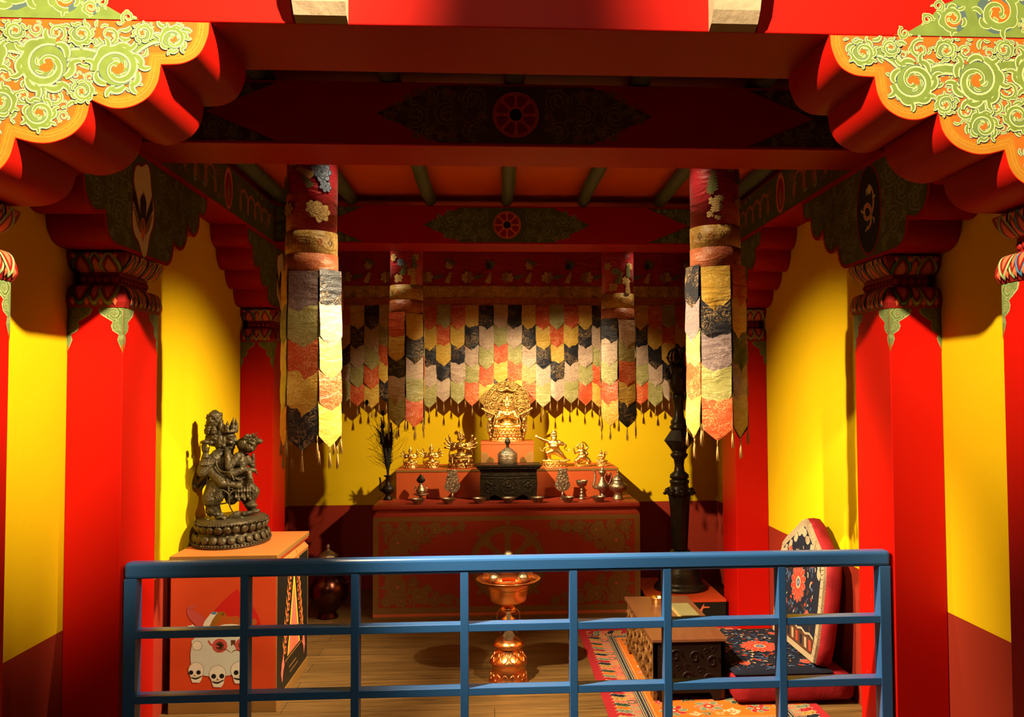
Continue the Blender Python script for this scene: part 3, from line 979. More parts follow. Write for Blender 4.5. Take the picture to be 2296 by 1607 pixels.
def column(sg, y0, y1, label):
    x0, x1 = (XL + 0.001, XL + 0.214) if sg < 0 else (XR - 0.222, XR - 0.001)
    xi = x1 if sg < 0 else x0
    cx, cy = (x0 + x1) / 2, (y0 + y1) / 2
    t = thing('painted_column', label, 'column', (cx, cy, 0), 0, 'square red columns along the side walls')
    X0, X1, Y0, Y1 = x0 - cx, x1 - cx, y0 - cy, y1 - cy
    MB().box(X0, X1, Y0, Y1, 0, 1.95, RED, 0.004).build('shaft', t)
    mb = MB(); mb.box(X0 + 0.034, X1 - 0.034, Y0 + 0.034, Y1 - 0.034, 2.028, 2.09, PDR)
    XI = xi - cx
    for k in range(5):
        mb.ell((X0 + 0.034 + (X1 - X0 - 0.068) * (k + 0.5) / 5, Y0 + 0.032, 2.057), 0.017, PDR, 8)
    for k in range(9):
        mb.ell((XI + sg * 0.036, Y0 + 0.034 + (Y1 - Y0 - 0.068) * (k + 0.5) / 9, 2.057), 0.015, PDR, 8)
    mb.build('neck', t)
    for nm, prof, flip in (('upper_ring', UP, False), ('lower_ring', LOW, True)):
        mb = MB(); rect_sweep(mb, X0, X1, Y0, Y1, prof, PDR)
        o = mb.build(nm, t)
        # petals painted on the ring
        L = [0]
        for a, b in zip(prof, prof[1:]):
            L.append(L[-1] + math.hypot(b[0] - a[0], b[1] - a[1]))
        H = L[-1]

        def pr(v):
            v = max(0, min(H, v))
            for i in range(len(prof) - 1):
                if v <= L[i + 1] + 1e-9:
                    q = (v - L[i]) / max(1e-9, L[i + 1] - L[i])
                    return (prof[i][0] + (prof[i + 1][0] - prof[i][0]) * q, prof[i][1] + (prof[i + 1][1] - prof[i][1]) * q)
            return prof[-1]
        for face in ('front', 'side'):
            if face == 'front':
                lo, hi = (XL + 0.0 - cx, X1) if sg < 0 else (X0, XR - cx)
                fn = lambda u, v, h: (u, Y0 - pr(v)[0] - h - 0.0012, pr(v)[1])
                n = 2
            else:
                lo, hi = Y0, Y1
                fn = lambda u, v, h: (XI - sg * (pr(v)[0] + h + 0.0012), u, pr(v)[1])
                n = 4
            P = Paint(fn, 0.0008, 0.00010)
            W = (hi - lo) / n
            ya, yb_ = (0.006, H - 0.004)
            tip = yb_ if not flip else ya
            basev = ya if not flip else yb_

            def petal(uc, wd, col, k):
                for (mm, s1) in ((PDG2 if col == PDG2 else PNAVY, 1.0), (PLG if col == PDG2 else PBLUE, 0.92), (PDG2 if col == PDG2 else PNAVY, 0.74), (PDR, 0.66), (PSAL, 0.40)):
                    pts = []
                    for q in range(25):
                        tt = q / 24
                        ww = wd * s1 * (math.cos(tt * PI / 2) ** 0.6) * (0.75 + 0.35 * math.sin(tt * PI))
                        pts.append((uc - ww, basev + (tip - basev) * tt * (0.45 + 0.55 * s1)))
                    pts2 = [(2 * uc - p[0], p[1]) for p in reversed(pts)]
                    # quads instead of one ngon so that the shape bends with the ring
                    i = P.mb.add([P.fn(*p, P.h) for p in pts]); j = P.mb.add([P.fn(2 * uc - p[0], p[1], P.h) for p in pts])
                    for q in range(24):
                        P.mb.face((i + q, i + q + 1, j + q + 1, j + q), mm)
                    P.up(); P.up()
            for k in range(n + 1):
                uc = lo + W * k
                if k in (0, n): continue
                petal(uc, W * 0.38, PDG2 if k % 2 else PBLUE, k)
            for k in range(n):
                uc = lo + W * (k + 0.5)
                petal(uc, W * 0.42, PBLUE if k % 2 == 0 else PDG2, k)
            for k in range(2 * n):
                uc = lo + W * (k + 0.5) / 2
                z0 = basev + (tip - basev) * 0.82
                dd = 0.010
                pts = [(uc - dd, z0), (uc, z0 - 0.018), (uc + dd, z0), (uc, z0 + 0.018)]
                P.poly(pts, PSAL)
            P.build('painted_petals', o)
    if sg > 0 and abs(y0 - 3.5) < 0.01:
        P = Paint(lambda u, v, h: (XI - h, u, v), 0.0006)
        rs = random.Random(8)
        for (zc, n_) in ((0.86, 16), (0.33, 14), (0.70, 3)):
            for k in range(n_):
                u = rs.uniform(-0.06, 0.12); v = zc + rs.uniform(-0.05, 0.05); a_ = rs.uniform(0.6, 2.2); L_ = rs.uniform(0.01, 0.035)
                P.ribbon([(u, v), (u + math.cos(a_) * L_, v + math.sin(a_) * L_)], [0.0012, 0.0004], PSAL)
        P.build('scratches', t)
    # hanging corner ornaments on the shaft
    rnd = random.Random(5)

    def pendant(fn, s1):
        """half pendant: u from 0 outward"""
        P = Paint(fn, 0.0009)
        out = [(0, 1.762), (0.010, 1.79), (0.018, 1.815), (0.014, 1.835), (0.034, 1.85), (0.040, 1.87), (0.034, 1.885), (0.055, 1.90), (0.075, 1.915), (0.082, 1.935), (0.070, 1.944), (0, 1.944)]
        P.poly([(a * s1, b) for a, b in out], PCREAM)
        P.poly([(a * s1 * 0.93, b + 0.003) for a, b in out[:-1]] + [(0, 1.944)], PDG2)
        lay = ((PCREAM, 0.0010, 1), (PGREEN, 0, 0.7))
        P.scroll(0.030 * s1, 1.918, 0.030 * abs(s1), 1.0, 1 if s1 > 0 else -1, lay, 4, PSAL)
        P.scroll(0.019 * s1, 1.868, 0.019 * abs(s1), 2.0, -1 if s1 > 0 else 1, lay, 3, PSAL)
        P.scroll(0.008 * s1, 1.825, 0.010 * abs(s1), 2.0, 1 if s1 > 0 else -1, lay, 2)
        P.comma(0.062 * s1, 1.925, 0.5, 0.02, 1, lay)
        P.poly([(0, 1.762), (0.008 * s1, 1.782), (0, 1.80)], PG)
        return P
    mb = None
    xw = XL - cx if sg < 0 else XR - cx
    for fn in ((lambda u, v, h: (XI - (u if sg < 0 else -u), Y0 - h, v)), (lambda u, v, h: (xw + (u if sg < 0 else -u), Y0 - h, v)),
               (lambda u, v, h: (XI - sg * h, Y0 + u, v)), (lambda u, v, h: (XI - sg * h, Y1 - u, v))):
        pendant(fn, 1.18).build('corner_pendant', t)
    return t


column(-1, *CY[0], 'brightly lit red column at the left frame edge')
column(1, *CY[0], 'brightly lit red column at the right frame edge')
column(-1, *CY[1], 'red column with petal capital at the left end of the blue railing')
column(1, *CY[1], 'red column with petal capital at the right end of the blue railing')
column(-1, *CY[2], 'red rear column behind the bronze statue pedestal')
column(1, *CY[2], 'red rear column behind the tall dark candlestand')

# ------------------------------------------------------------------ blue railing
t = thing('railing', 'blue painted wooden railing of bars across the shrine opening', 'railing', (XM, 3.54, 0))
ya, yb = -0.03, 0.03
xl, xr = -1.535, 1.535
for s in (-1, 1):
    MB().box(s * xr - (0.0 if s > 0 else -0.0) - (0.047 if s > 0 else 0), s * xr + (0.047 if s < 0 else 0), ya, yb, 0, 0.88, BLUE, 0.003).build('end_post', t)
mb = MB()
mb.box(xl, xr, ya - 0.002, yb + 0.002, 0.878, 0.942, BLUE, 0.014)
mb.build('top_rail', t)
for x in (-1.073, -0.643, -0.2115, 0.2255, 0.6075, 1.080):
    MB().box(x - 0.016, x + 0.016, ya, yb, 0, 0.885, BLUE, 0.002).build('upright', t)
for z in (0.648, 0.397, 0.12):
    MB().box(xl + 0.03, xr - 0.03, ya + 0.001, yb - 0.001, z, z + 0.030, BLUE, 0.002).build('cross_bar', t)


# ------------------------------------------------------------------ organic shapes
def organic(prims, m, vox, name, parent, smooth_it=2, disp=0.0):
    """prims: ('c', p0, p1, r0, r1) tapered capsule, ('e', c, (rx, ry, rz)) ellipsoid -> one continuous skin"""
    mb = MB()
    for p in prims:
        if p[0] == 'c':
            a, b = Vector(p[1]), Vector(p[2])
            n = 7
            mb.tube([a.lerp(b, k / n) for k in range(n + 1)], [p[3] + (p[4] - p[3]) * k / n for k in range(n + 1)], m, 10)
            mb.ell(a, p[3], m, 10); mb.ell(b, p[4], m, 10)
        elif p[0] == 'e':
            mb.ell(p[1], p[2], m, 14, p[3] if len(p) > 3 else None)
        elif p[0] == 't':
            mb.tube(p[1], p[2], m, 8)
            mb.ell(p[1][0], p[2][0] if isinstance(p[2], (list, tuple)) else p[2], m, 8)
            mb.ell(p[1][-1], p[2][-1] if isinstance(p[2], (list, tuple)) else p[2], m, 8)
    o = mb.build(name, None)
    md = o.modifiers.new('r', 'REMESH'); md.mode = 'VOXEL'; md.voxel_size = vox; md.use_smooth_shade = True
    if smooth_it:
        ms = o.modifiers.new('s', 'SMOOTH'); ms.iterations = smooth_it; ms.factor = 0.4
    dg = bpy.context.evaluated_depsgraph_get()
    me = bpy.data.meshes.new_from_object(o.evaluated_get(dg))
    me.name = name
    old = o.data
    o.modifiers.clear(); o.data = me
    bpy.data.meshes.remove(old)
    me.materials.clear(); me.materials.append(m)
    o.parent = parent
    return o


def curve(p, n=10):
    """Catmull-Rom through 3D points"""
    p = [Vector(q) for q in p]
    out = []
    for i in range(len(p) - 1):
        p0 = p[max(i - 1, 0)]; p1 = p[i]; p2 = p[i + 1]; p3 = p[min(i + 2, len(p) - 1)]
        for k in range(n):
            t = k / n
            out.append(0.5 * ((2 * p1) + (-p0 + p2) * t + (2 * p0 - 5 * p1 + 4 * p2 - p3) * t * t + (-p0 + 3 * p1 - 3 * p2 + p3) * t ** 3))
    out.append(p[-1])
    return out


def taper(n, a, b, c=None):
    return [a + (b - a) * k / (n - 1) if c is None else (a + (b - a) * k / (n - 1)) * (1 + c * math.sin(PI * k / (n - 1))) for k in range(n)]


def lotus_base(mb, rx, ry, h, m, n=20, c=(0, 0, 0), beads=True):
    """oval lotus seat: foot, two rows of petals, bead rows, top plate"""
    prof = [(1.0, 0), (1.0, 0.10), (0.97, 0.16), (0.93, 0.2), (0.84, 0.45), (0.80, 0.52), (0.82, 0.6), (0.88, 0.85), (0.90, 0.9), (0.88, 1.0), (0.0, 1.0)]
    mb.lathe([(r, z * h) for r, z in prof], m, c, 48, True, rx, ry)
    for row, (z, rr, up) in enumerate(((0.33, 0.95, -1), (0.70, 0.90, 1))):
        for k in range(n):
            a = 2 * PI * (k + 0.5 * row) / n
            w = PI * rr * (rx + ry) / 2 / n * 0.9
            rot = Matrix.Rotation(a, 3, 'Z') @ Matrix.Rotation(up * 0.35, 3, 'Y')
            mb.ell((c[0] + rx * rr * math.cos(a), c[1] + ry * rr * math.sin(a), c[2] + z * h), (w * 0.42, w, h * 0.17), m, 8, rot)
    if beads:
        for z, rr in ((0.13, 1.0), (0.90, 0.92)):
            for k in range(n * 3):
                a = 2 * PI * k / (n * 3)
                mb.ell((c[0] + rx * rr * math.cos(a), c[1] + ry * rr * math.sin(a), c[2] + z * h), h * 0.045, m, 5)


# ------------------------------------------------------------------ left pedestal and bronze statue
t = thing('pedestal', 'orange and red pedestal with skull painting, under the dark bronze statue', 'pedestal', (-1.36, 4.80, 0))
px0, px1, py0, py1 = -0.268, 0.258, -0.283, 0.460
MB().box(px0, px1, py0, py1, 0.0, 0.700, PEDR, 0.004).build('body', t)
mb = MB(); mb.box(px0 - 0.004, px1 + 0.004, py0 - 0.004, py1 + 0.004, 0, 0.055, PBRN, 0.002)
mb.build('plinth', t)
mb = MB(); rect_sweep(mb, px0, px1, py0, py1, [(0.0, 0.690), (0.003, 0.700), (-0.018, 0.730), (-0.03, 0.737), (-0.03, 0.748)], PEDO)
mb.build('collar', t)
mb = MB(); mb.box(px0 - 0.002, px1 + 0.006, py0 - 0.012, py1 + 0.004, 0.760, 0.785, PEDO, 0.002)
mb.box(px0 + 0.0, px1 + 0.002, py0 - 0.008, py1, 0.747, 0.760, ALTR)
mb.build('top_slab', t)
P = Paint(lambda u, v, h: (u, py0 - 0.012 - h, v)); P.poly([(px0, 0.761), (px1 + 0.005, 0.761), (px1 + 0.005, 0.783), (px0, 0.783)], PBRN); P.build('front_edge', t)
P = Paint(lambda u, v, h: (px1 + 0.006 + h, u, v)); P.poly([(py0 - 0.011, 0.761), (py1, 0.761), (py1, 0.783), (py0 - 0.011, 0.783)], PBRN); P.build('side_edge', t)
# front painting: upside-down faces, big pale skull and three small skulls
P = Paint(lambda u, v, h: (px0 + u, py0 - h, v), 0.0010, 0.00001)
S = 1 / 425.0


def fp(x, y):
    """front painting sketch units (x right from the left edge, y down from the rail)"""
    return ((x - 383) * S * 1.0 + 0.002, 0.672 - (y - 1292) * S * 0.945)


def fpoly(pts, m):
    P.poly([fp(*p) for p in pts], m)


def fdisc(x, y, r, m, ry=None, n=18):
    c = fp(x, y); P.disc(c, r * S, m, n, (ry or r) * S)


def fcurve(pts, ws, m):
    c = curve([(*fp(*p), 0) for p in pts], 5)
    n = len(c)
    if not isinstance(ws, (list, tuple)): ws = [ws, ws]
    W = []
    for k in range(n):
        q = k / (n - 1) * (len(ws) - 1); i = min(int(q), len(ws) - 2)
        W.append((ws[i] + (ws[i + 1] - ws[i]) * (q - i)) * S)
    P.ribbon([(p.x, p.y) for p in c], W, m)


PRED = mat('red heart paint', (0.62, 0.02, 0.012), 0.5)
PROSE = mat('rose paint', (0.58, 0.09, 0.07), 0.5)
fpoly([(478, 1362), (492, 1345), (508, 1330), (522, 1318), (534, 1330), (552, 1350), (566, 1375), (574, 1400), (570, 1425), (470, 1425), (468, 1395)], PRED)
fcurve([(450, 1415), (446, 1390), (430, 1375), (424, 1360), (438, 1352)], [9, 12, 7, 1.0], PROSE)
fcurve([(458, 1412), (462, 1395), (475, 1375), (476, 1370)], [7, 9, 8, 5], PWHITE)
fcurve([(540, 1405), (538, 1388), (536, 1378)], [6, 8, 7], PWHITE)
fdisc(474, 1371, 6, PBLUE, 3); fdisc(537, 1373, 6, PBLUE, 3)
fcurve([(466, 1408), (478, 1390), (490, 1376), (497, 1382)], [3, 8, 9, 5], PG)
for (x, y, r) in ((496, 1385, 9), (508, 1390, 11), (520, 1388, 10), (532, 1396, 9), (488, 1398, 9), (545, 1398, 8), (558, 1392, 7)):
    fdisc(x, y, r, PO); P.ring(fp(x, y), r * 0.55 * S, 0.8 * S, PBRN)
fcurve([(420, 1403), (432, 1404), (448, 1410)], [5, 6, 3], PWHITE)
fpoly([(425, 1400), (430, 1394), (433, 1402)], PWHITE)
fcurve([(474, 1408), (495, 1402), (520, 1402), (545, 1408)], [3, 5, 5, 3], PWHITE)
fpoly([(494, 1402), (497, 1395), (501, 1402)], PWHITE); fpoly([(535, 1404), (538, 1397), (541, 1404)], PWHITE)
# pale skull
sk = []
for k in range(40):
    a = 2 * PI * k / 40
    sk.append((485 + (63 + 4 * math.cos(3 * a)) * math.cos(a), 1466 + (52 + 5 * math.cos(2 * a)) * math.sin(a)))
fpoly(sk, PPALE)
fpoly([(428, 1432), (436, 1424), (470, 1420), (540, 1420), (548, 1434), (540, 1470), (430, 1470)], PPALE)
fdisc(440, 1443, 11, PWHITE, 9); P.ring(fp(440, 1443), 10 * S, 0.5 * S, PBRN, 16)
for x in (487, 535):
    fdisc(x, 1444, 16, PROSE, 15, 22); fdisc(x, 1444, 9, PBRN2, 9); fdisc(x, 1444, 5, PBLACK, 5)
fcurve([(463, 1432), (470, 1442), (487, 1446)], [2, 2.2, 1], PROSE)
fpoly([(510, 1432), (520, 1432), (519, 1446), (515, 1441), (511, 1446)], PBRN2)
fcurve([(480, 1458), (498, 1452), (510, 1460)], [0.5, 0.9, 0.5], PBRN2); fcurve([(512, 1460), (520, 1455), (538, 1456)], [0.5, 0.9, 0.5], PBRN2)


def skull(x, y, s, lean):
    fdisc(x, y, 18 * s, PBRN2, 19 * s); fdisc(x, y, 17.3 * s, PWHITE, 18.3 * s)
    fpoly([(x - 13 * s, y + 9 * s), (x + 15 * s, y + 7 * s), (x + 13 * s, y + 22 * s), (x + 8 * s, y + 30 * s), (x - 8 * s, y + 29 * s), (x - 11 * s, y + 22 * s)], PWHITE)
    fdisc(x - 8 * s + lean, y + 5 * s, 5.2 * s, PBLACK); fdisc(x + 9 * s + lean, y + 5 * s, 5.2 * s, PBLACK)
    fpoly([(x + lean, y + 9 * s), (x - 3 * s + lean, y + 14 * s), (x + 3 * s + lean, y + 14 * s)], PBRN)
    fcurve([(x - 11 * s, y + 17 * s), (x, y + 20 * s), (x + 13 * s, y + 14 * s)], [1.2 * s, 2.0 * s, 1.0 * s], PBLACK)
    for k in range(5):
        fcurve([(x - 7 * s + k * 3.6 * s, y + 14 * s), (x - 7 * s + k * 3.6 * s, y + 18 * s)], 0.35 * s, PBRN)


skull(438, 1498, 0.92, -3)
skull(483, 1507, 1.0, 0)
skull(528, 1500, 1.0, 2)
P.build('skull_painting', t)
# side painting: black field with flaming triangle
P = Paint(lambda u, v, h: (px1 + h, u, v), 0.0010, 0.00001)
ff = ((py0 + 0.012, py1 - 0.012), (0.058, 0.682))
P.poly([(py0, 0.0555), (py1, 0.0555), (py1, 0.692), (py0, 0.692)], PBRN)
P.poly([(ff[0][0], ff[1][0]), (ff[0][1], ff[1][0]), (ff[0][1], ff[1][1]), (ff[0][0], ff[1][1])], PBLACK)
PF = PG
ymid = 0.10


def flame(x, z, L, a, m=PSAL):
    c = []
    for k in range(10):
        t_ = k / 9
        c.append((x + math.cos(a) * L * t_ + 0.014 * math.sin(t_ * 7) * (1 - t_ * 0.4), z + math.sin(a) * L * t_))
    P.ribbon(c, [0.011 * (1 - t_ / 9) + 0.0008 for t_ in range(10)], PYEL)
    P.ribbon(c, [0.007 * (1 - t_ / 9) + 0.0004 for t_ in range(10)], m)


for k in range(9):
    z = 0.24 + k * 0.052
    hw = 0.185 * (1 - k / 10.5) + 0.035
    for s in (-1, 1):
        flame(ymid + s * hw, z, 0.085, PI / 2 + s * -0.25)
        P.ring((ymid + s * (hw - 0.03), z + 0.01), 0.017, 0.004, PSAL, 14)
        P.ring((ymid + s * (hw + 0.012), z - 0.012), 0.013, 0.0035, PO, 12)
for k in range(5): flame(ymid - 0.04 + 0.02 * k, 0.62, 0.07, PI / 2)
P.poly([(ymid - 0.15, 0.205), (ymid + 0.15, 0.205), (ymid, 0.64)], PYEL)
P.poly([(ymid - 0.118, 0.205), (ymid + 0.118, 0.205), (ymid, 0.56)], PPINK)
P.poly([(ymid - 0.055, 0.205), (ymid + 0.055, 0.205), (ymid, 0.40)], PSAL)
P.poly([(ymid - 0.21, 0.19), (ymid + 0.21, 0.19), (ymid + 0.17, 0.15), (ymid - 0.17, 0.15)], PBLACK)
P.ribbon([(ymid - 0.20, 0.192), (ymid + 0.20, 0.192)], 0.004, PBRN)
P.ribbon([(ymid - 0.11, 0.135), (ymid + 0.06, 0.135)], 0.004, PBRN); P.ribbon([(ymid - 0.09, 0.105), (ymid + 0.1, 0.105)], 0.004, PBRN)
for s in (-1, 1):
    P.poly([(ymid + s * 0.255, 0.10), (ymid + s * 0.24, 0.15), (ymid + s * 0.21, 0.18), (ymid + s * 0.235, 0.235), (ymid + s * 0.27, 0.20), (ymid + s * 0.285, 0.15)], PPINK)
P.build('flame_painting', t)

# the statue
st = thing('bronze_statue', 'dark bronze statue of two embracing many-armed deities on a lotus base', 'statue', (-1.447, 4.93, 0.7855))
mb = MB(); lotus_base(mb, 0.200, 0.275, 0.135, BRONZE, 26); mb.build('lotus_base', st)
K = 0.2239 / 394.0


def q(x, z, y=0.0, k=0):
    """sketch units -> local metres; y is depth (negative towards the viewer)"""
    return ((x - 590) * K + 0.005 + 0.10 * 0, y, (1482 - z) * K - 0.052)


pr = []
C = lambda a, b, r0, r1: pr.append(('c', a, b, r0, r1))
E_ = lambda c, r: pr.append(('e', c, r))
rnd = random.Random(2)
# main figure, facing the room centre (left to right in the photograph)
E_(q(500, 610, 0), (0.058, 0.078, 0.070))          # chest
E_(q(485, 740, 0), (0.052, 0.066, 0.060))          # belly
E_(q(500, 850, 0), (0.066, 0.080, 0.046))          # hips
E_(q(470, 540, 0), (0.050, 0.090, 0.030))          # shoulders
C(q(530, 520, 0), q(545, 470, 0), 0.034, 0.030)    # neck
E_(q(545, 400, 0), (0.038, 0.038, 0.052))          # head
E_(q(604, 410, -0.012), (0.015, 0.011, 0.016)); E_(q(592, 442, -0.012), (0.014, 0.019, 0.006)); E_(q(590, 460, -0.012), (0.012, 0.016, 0.006))
E_(q(566, 482, -0.008), (0.024, 0.022, 0.012)); E_(q(586, 374, -0.010), (0.016, 0.034, 0.006)); C(q(560, 380, -0.038), q(596, 378, -0.024), 0.006, 0.007)
for yy in (-0.022, 0.022):
    E_(q(584, 396, yy - 0.012), (0.010, 0.010, 0.007)); E_(q(574, 428, yy - 0.010), (0.016, 0.013, 0.012))
    E_(q(512, 415, yy * 1.65), (0.011, 0.008, 0.026)); E_(q(512, 460, yy * 1.65), (0.013, 0.010, 0.012))
# side faces and piled hair behind
E_(q(470, 420, 0.0), (0.036, 0.052, 0.060))
E_(q(468, 330, 0), (0.034, 0.046, 0.050))
for (x, z, r) in ((405, 400, 0.043), (398, 320, 0.045), (408, 240, 0.042), (408, 180, 0.038)):
    E_(q(x, z, -0.006), (r, r * 1.05, r * 0.92))
E_(q(405, 135, 0), (0.020, 0.022, 0.014))
for k in range(90):
    a = rnd.uniform(0, 2 * PI); zz = rnd.uniform(140, 450)
    rr = 76 if zz > 210 else 66
    E_(q(404 + rr * math.cos(a), zz, (0.044 if zz > 210 else 0.038) * math.sin(a) - 0.006), 0.0075)
for (x, z, y) in ((372, 395, -0.046), (430, 390, -0.048), (400, 430, -0.052)):
    E_(q(x, z, y), (0.011, 0.008, 0.008))
# crowns
for (x, z, y, h) in ((505, 310, -0.034, 70), (545, 300, -0.040, 85), (592, 300, -0.024, 120), (612, 300, 0.0, 85), (592, 300, 0.024, 110), (545, 300, 0.040, 85), (480, 290, -0.036, 80), (425, 330, -0.056, 60), (375, 330, -0.05, 60), (345, 330, -0.03, 50)):
    C(q(x, z, y), q(x + 5, z - h, y), 0.0125, 0.0022); E_(q(x, z - 22, y), (0.014, 0.011, 0.013)); E_(q(x + 3, z - 50, y), (0.009, 0.008, 0.008))
for k in range(13):
    a = -2.1 + k * 4.2 / 12
    E_(q(546 + 66 * math.cos(a), 322, 0.042 * math.sin(a)), 0.0095)
# raised near arm with skull bowl
C(q(450, 570, -0.07), q(352, 700, -0.105), 0.034, 0.029)
C(q(352, 700, -0.105), q(388, 540, -0.115), 0.029, 0.019)
E_(q(388, 492, -0.115), (0.020, 0.016, 0.019)); E_(q(380, 415, -0.112), (0.025, 0.024, 0.013))
for k in range(4): C(q(368 + 9 * k, 492, -0.128), q(360 + 13 * k, 446, -0.126), 0.0062, 0.005)
C(q(410, 500, -0.12), q(425, 460, -0.118), 0.006, 0.004)
for k in range(10):
    a = k * PI / 5
    E_(q(391 + 26 * math.cos(a), 556, -0.112 + 0.022 * math.sin(a)), 0.0066); E_(q(378 + 40 * math.cos(a), 625, -0.110 + 0.030 * math.sin(a)), 0.0075)
# near lower arm round the consort
C(q(420, 690, -0.075), q(545, 810, -0.108), 0.033, 0.027)
C(q(545, 810, -0.108), q(650, 828, -0.100), 0.025, 0.018)
E_(q(668, 835, -0.098), (0.030, 0.020, 0.020))
for k in range(4): C(q(675, 815 + 12 * k, -0.104), q(712, 812 + 14 * k, -0.094), 0.006, 0.004)
for k in range(7):
    E_(q(590 + 3 * k, 770 + 18 * k, -0.118), 0.0065)
C(q(480, 760, -0.04), q(610, 725, -0.085), 0.029, 0.024); C(q(610, 725, -0.085), q(730, 680, -0.062), 0.026, 0.016)
for k in range(6): E_(q(700, 655 + 13 * k, -0.078), 0.0065)
# back arms fanned out behind, with clawing fingers
for k, (dx, dz, y) in enumerate(((-205, 40, 0.05), (-225, 0, 0.08), (-180, 90, 0.03), (-160, -130, 0.10), (-215, 70, 0.00))):
    a = q(450, 640, y * 0.5); b = q(400 + dx * 0.35, 720 + dz * 0.4, y); c = q(440 + dx, 780 + dz, y * 1.1)
    C(a, b, 0.024, 0.018); C(b, c, 0.017, 0.012); E_(c, 0.014)
    for f_ in range(4):
        C(c, (c[0] - 0.010, c[1] + 0.007 * (f_ - 1.5), c[2] + 0.020 - 0.004 * f_), 0.006, 0.0035)
# legs: near leg bent, far leg stretched, both in fluttering tiger skirts
C(q(470, 850, -0.055), q(425, 960, -0.095), 0.060, 0.046); C(q(425, 960, -0.095), q(485, 1100, -0.078), 0.042, 0.024)
E_(q(470, 930, -0.10), (0.050, 0.026, 0.050)); E_(q(440, 1060, -0.09), (0.026, 0.030, 0.034))
E_(q(520, 1135, -0.085), (0.036, 0.020, 0.013))
for k in range(5): C(q(535, 1135, -0.100 + 0.0075 * k), q(566, 1150, -0.106 + 0.0105 * k), 0.0068, 0.005)
for k in range(9):
    a = k * 2 * PI / 9; E_(q(492 + 38 * math.cos(a), 1105, -0.078 + 0.026 * math.sin(a)), 0.007)
C(q(540, 860, 0.06), q(650, 950, 0.105), 0.058, 0.046); C(q(650, 950, 0.105), q(725, 1085, 0.085), 0.042, 0.026)
E_(q(755, 1112, 0.075), (0.036, 0.020, 0.014))
for k in range(4): C(q(775, 1112, 0.062 + 0.008 * k), q(800, 1118, 0.060 + 0.010 * k), 0.0065, 0.005)
E_(q(560, 900, 0.0), (0.070, 0.075, 0.045)); E_(q(590, 960, -0.03), (0.036, 0.040, 0.040))
# consort, head tilted back towards his face
E_(q(655, 620, -0.01), (0.044, 0.052, 0.050)); E_(q(690, 640, -0.04), (0.024, 0.024, 0.024)); E_(q(640, 730, -0.01), (0.040, 0.048, 0.048)); E_(q(665, 810, -0.01), (0.052, 0.058, 0.042))
C(q(672, 560, -0.01), q(678, 500, -0.01), 0.022, 0.020)
E_(q(688, 450, -0.012), (0.036, 0.034, 0.040)); E_(q(642, 452, -0.012), (0.013, 0.009, 0.010)); E_(q(650, 480, -0.012), (0.010, 0.014, 0.006))
for yy in (-0.024, 0.004): E_(q(662, 435, yy), (0.009, 0.009, 0.007))
E_(q(738, 470, -0.01), (0.036, 0.036, 0.038)); E_(q(780, 440, -0.01), (0.026, 0.026, 0.024)); E_(q(828, 420, -0.01), (0.027, 0.020, 0.017))
for k in range(24):
    a = rnd.uniform(-1.2, 1.9); E_(q(738 + 56 * math.cos(a), 470 - 50 * math.sin(a), rnd.uniform(-0.04, 0.02)), 0.0075)
for (x, z, x2, z2, y) in ((735, 400, 818, 333, 0), (725, 395, 790, 338, -0.024), (755, 420, 825, 362, 0.02), (712, 385, 745, 340, -0.034), (760, 425, 820, 385, -0.035)):
    C(q(x, z, y), q(x2, z2, y), 0.012, 0.0022); E_(q((x + x2) / 2, (z + z2) / 2, y), 0.010)
C(q(660, 560, -0.058), q(590, 660, -0.090), 0.024, 0.021); C(q(590, 660, -0.090), q(565, 530, -0.070), 0.021, 0.016); C(q(565, 530, -0.070), q(545, 488, -0.050), 0.013, 0.010)
for k in range(6): E_(q(572 + 10 * (k % 3), 560 + 12 * k, -0.088), 0.007)
C(q(700, 580, 0.02), q(758, 665, 0.03), 0.022, 0.017); C(q(758, 665, 0.03), q(768, 560, 0.02), 0.015, 0.009)
for k in range(3): C(q(764 + 5 * k, 575, 0.018), q(762 + 8 * k, 545, 0.018), 0.005, 0.0035)
C(q(735, 690, -0.045), q(805, 700, -0.025), 0.016, 0.012); C(q(805, 700, -0.025), q(825, 740, -0.022), 0.007, 0.004)
C(q(765, 715, -0.055), q(778, 770, -0.060), 0.019, 0.016)
for k in range(4): C(q(758 + 13 * k, 770, -0.064), q(768 + 14 * k, 808, -0.068), 0.0062, 0.0045)
C(q(690, 840, 0.03), q(765, 920, 0.055), 0.038, 0.030); C(q(765, 920, 0.055), q(735, 1050, 0.045), 0.030, 0.018)
E_(q(745, 1050, 0.03), (0.036, 0.026, 0.020))
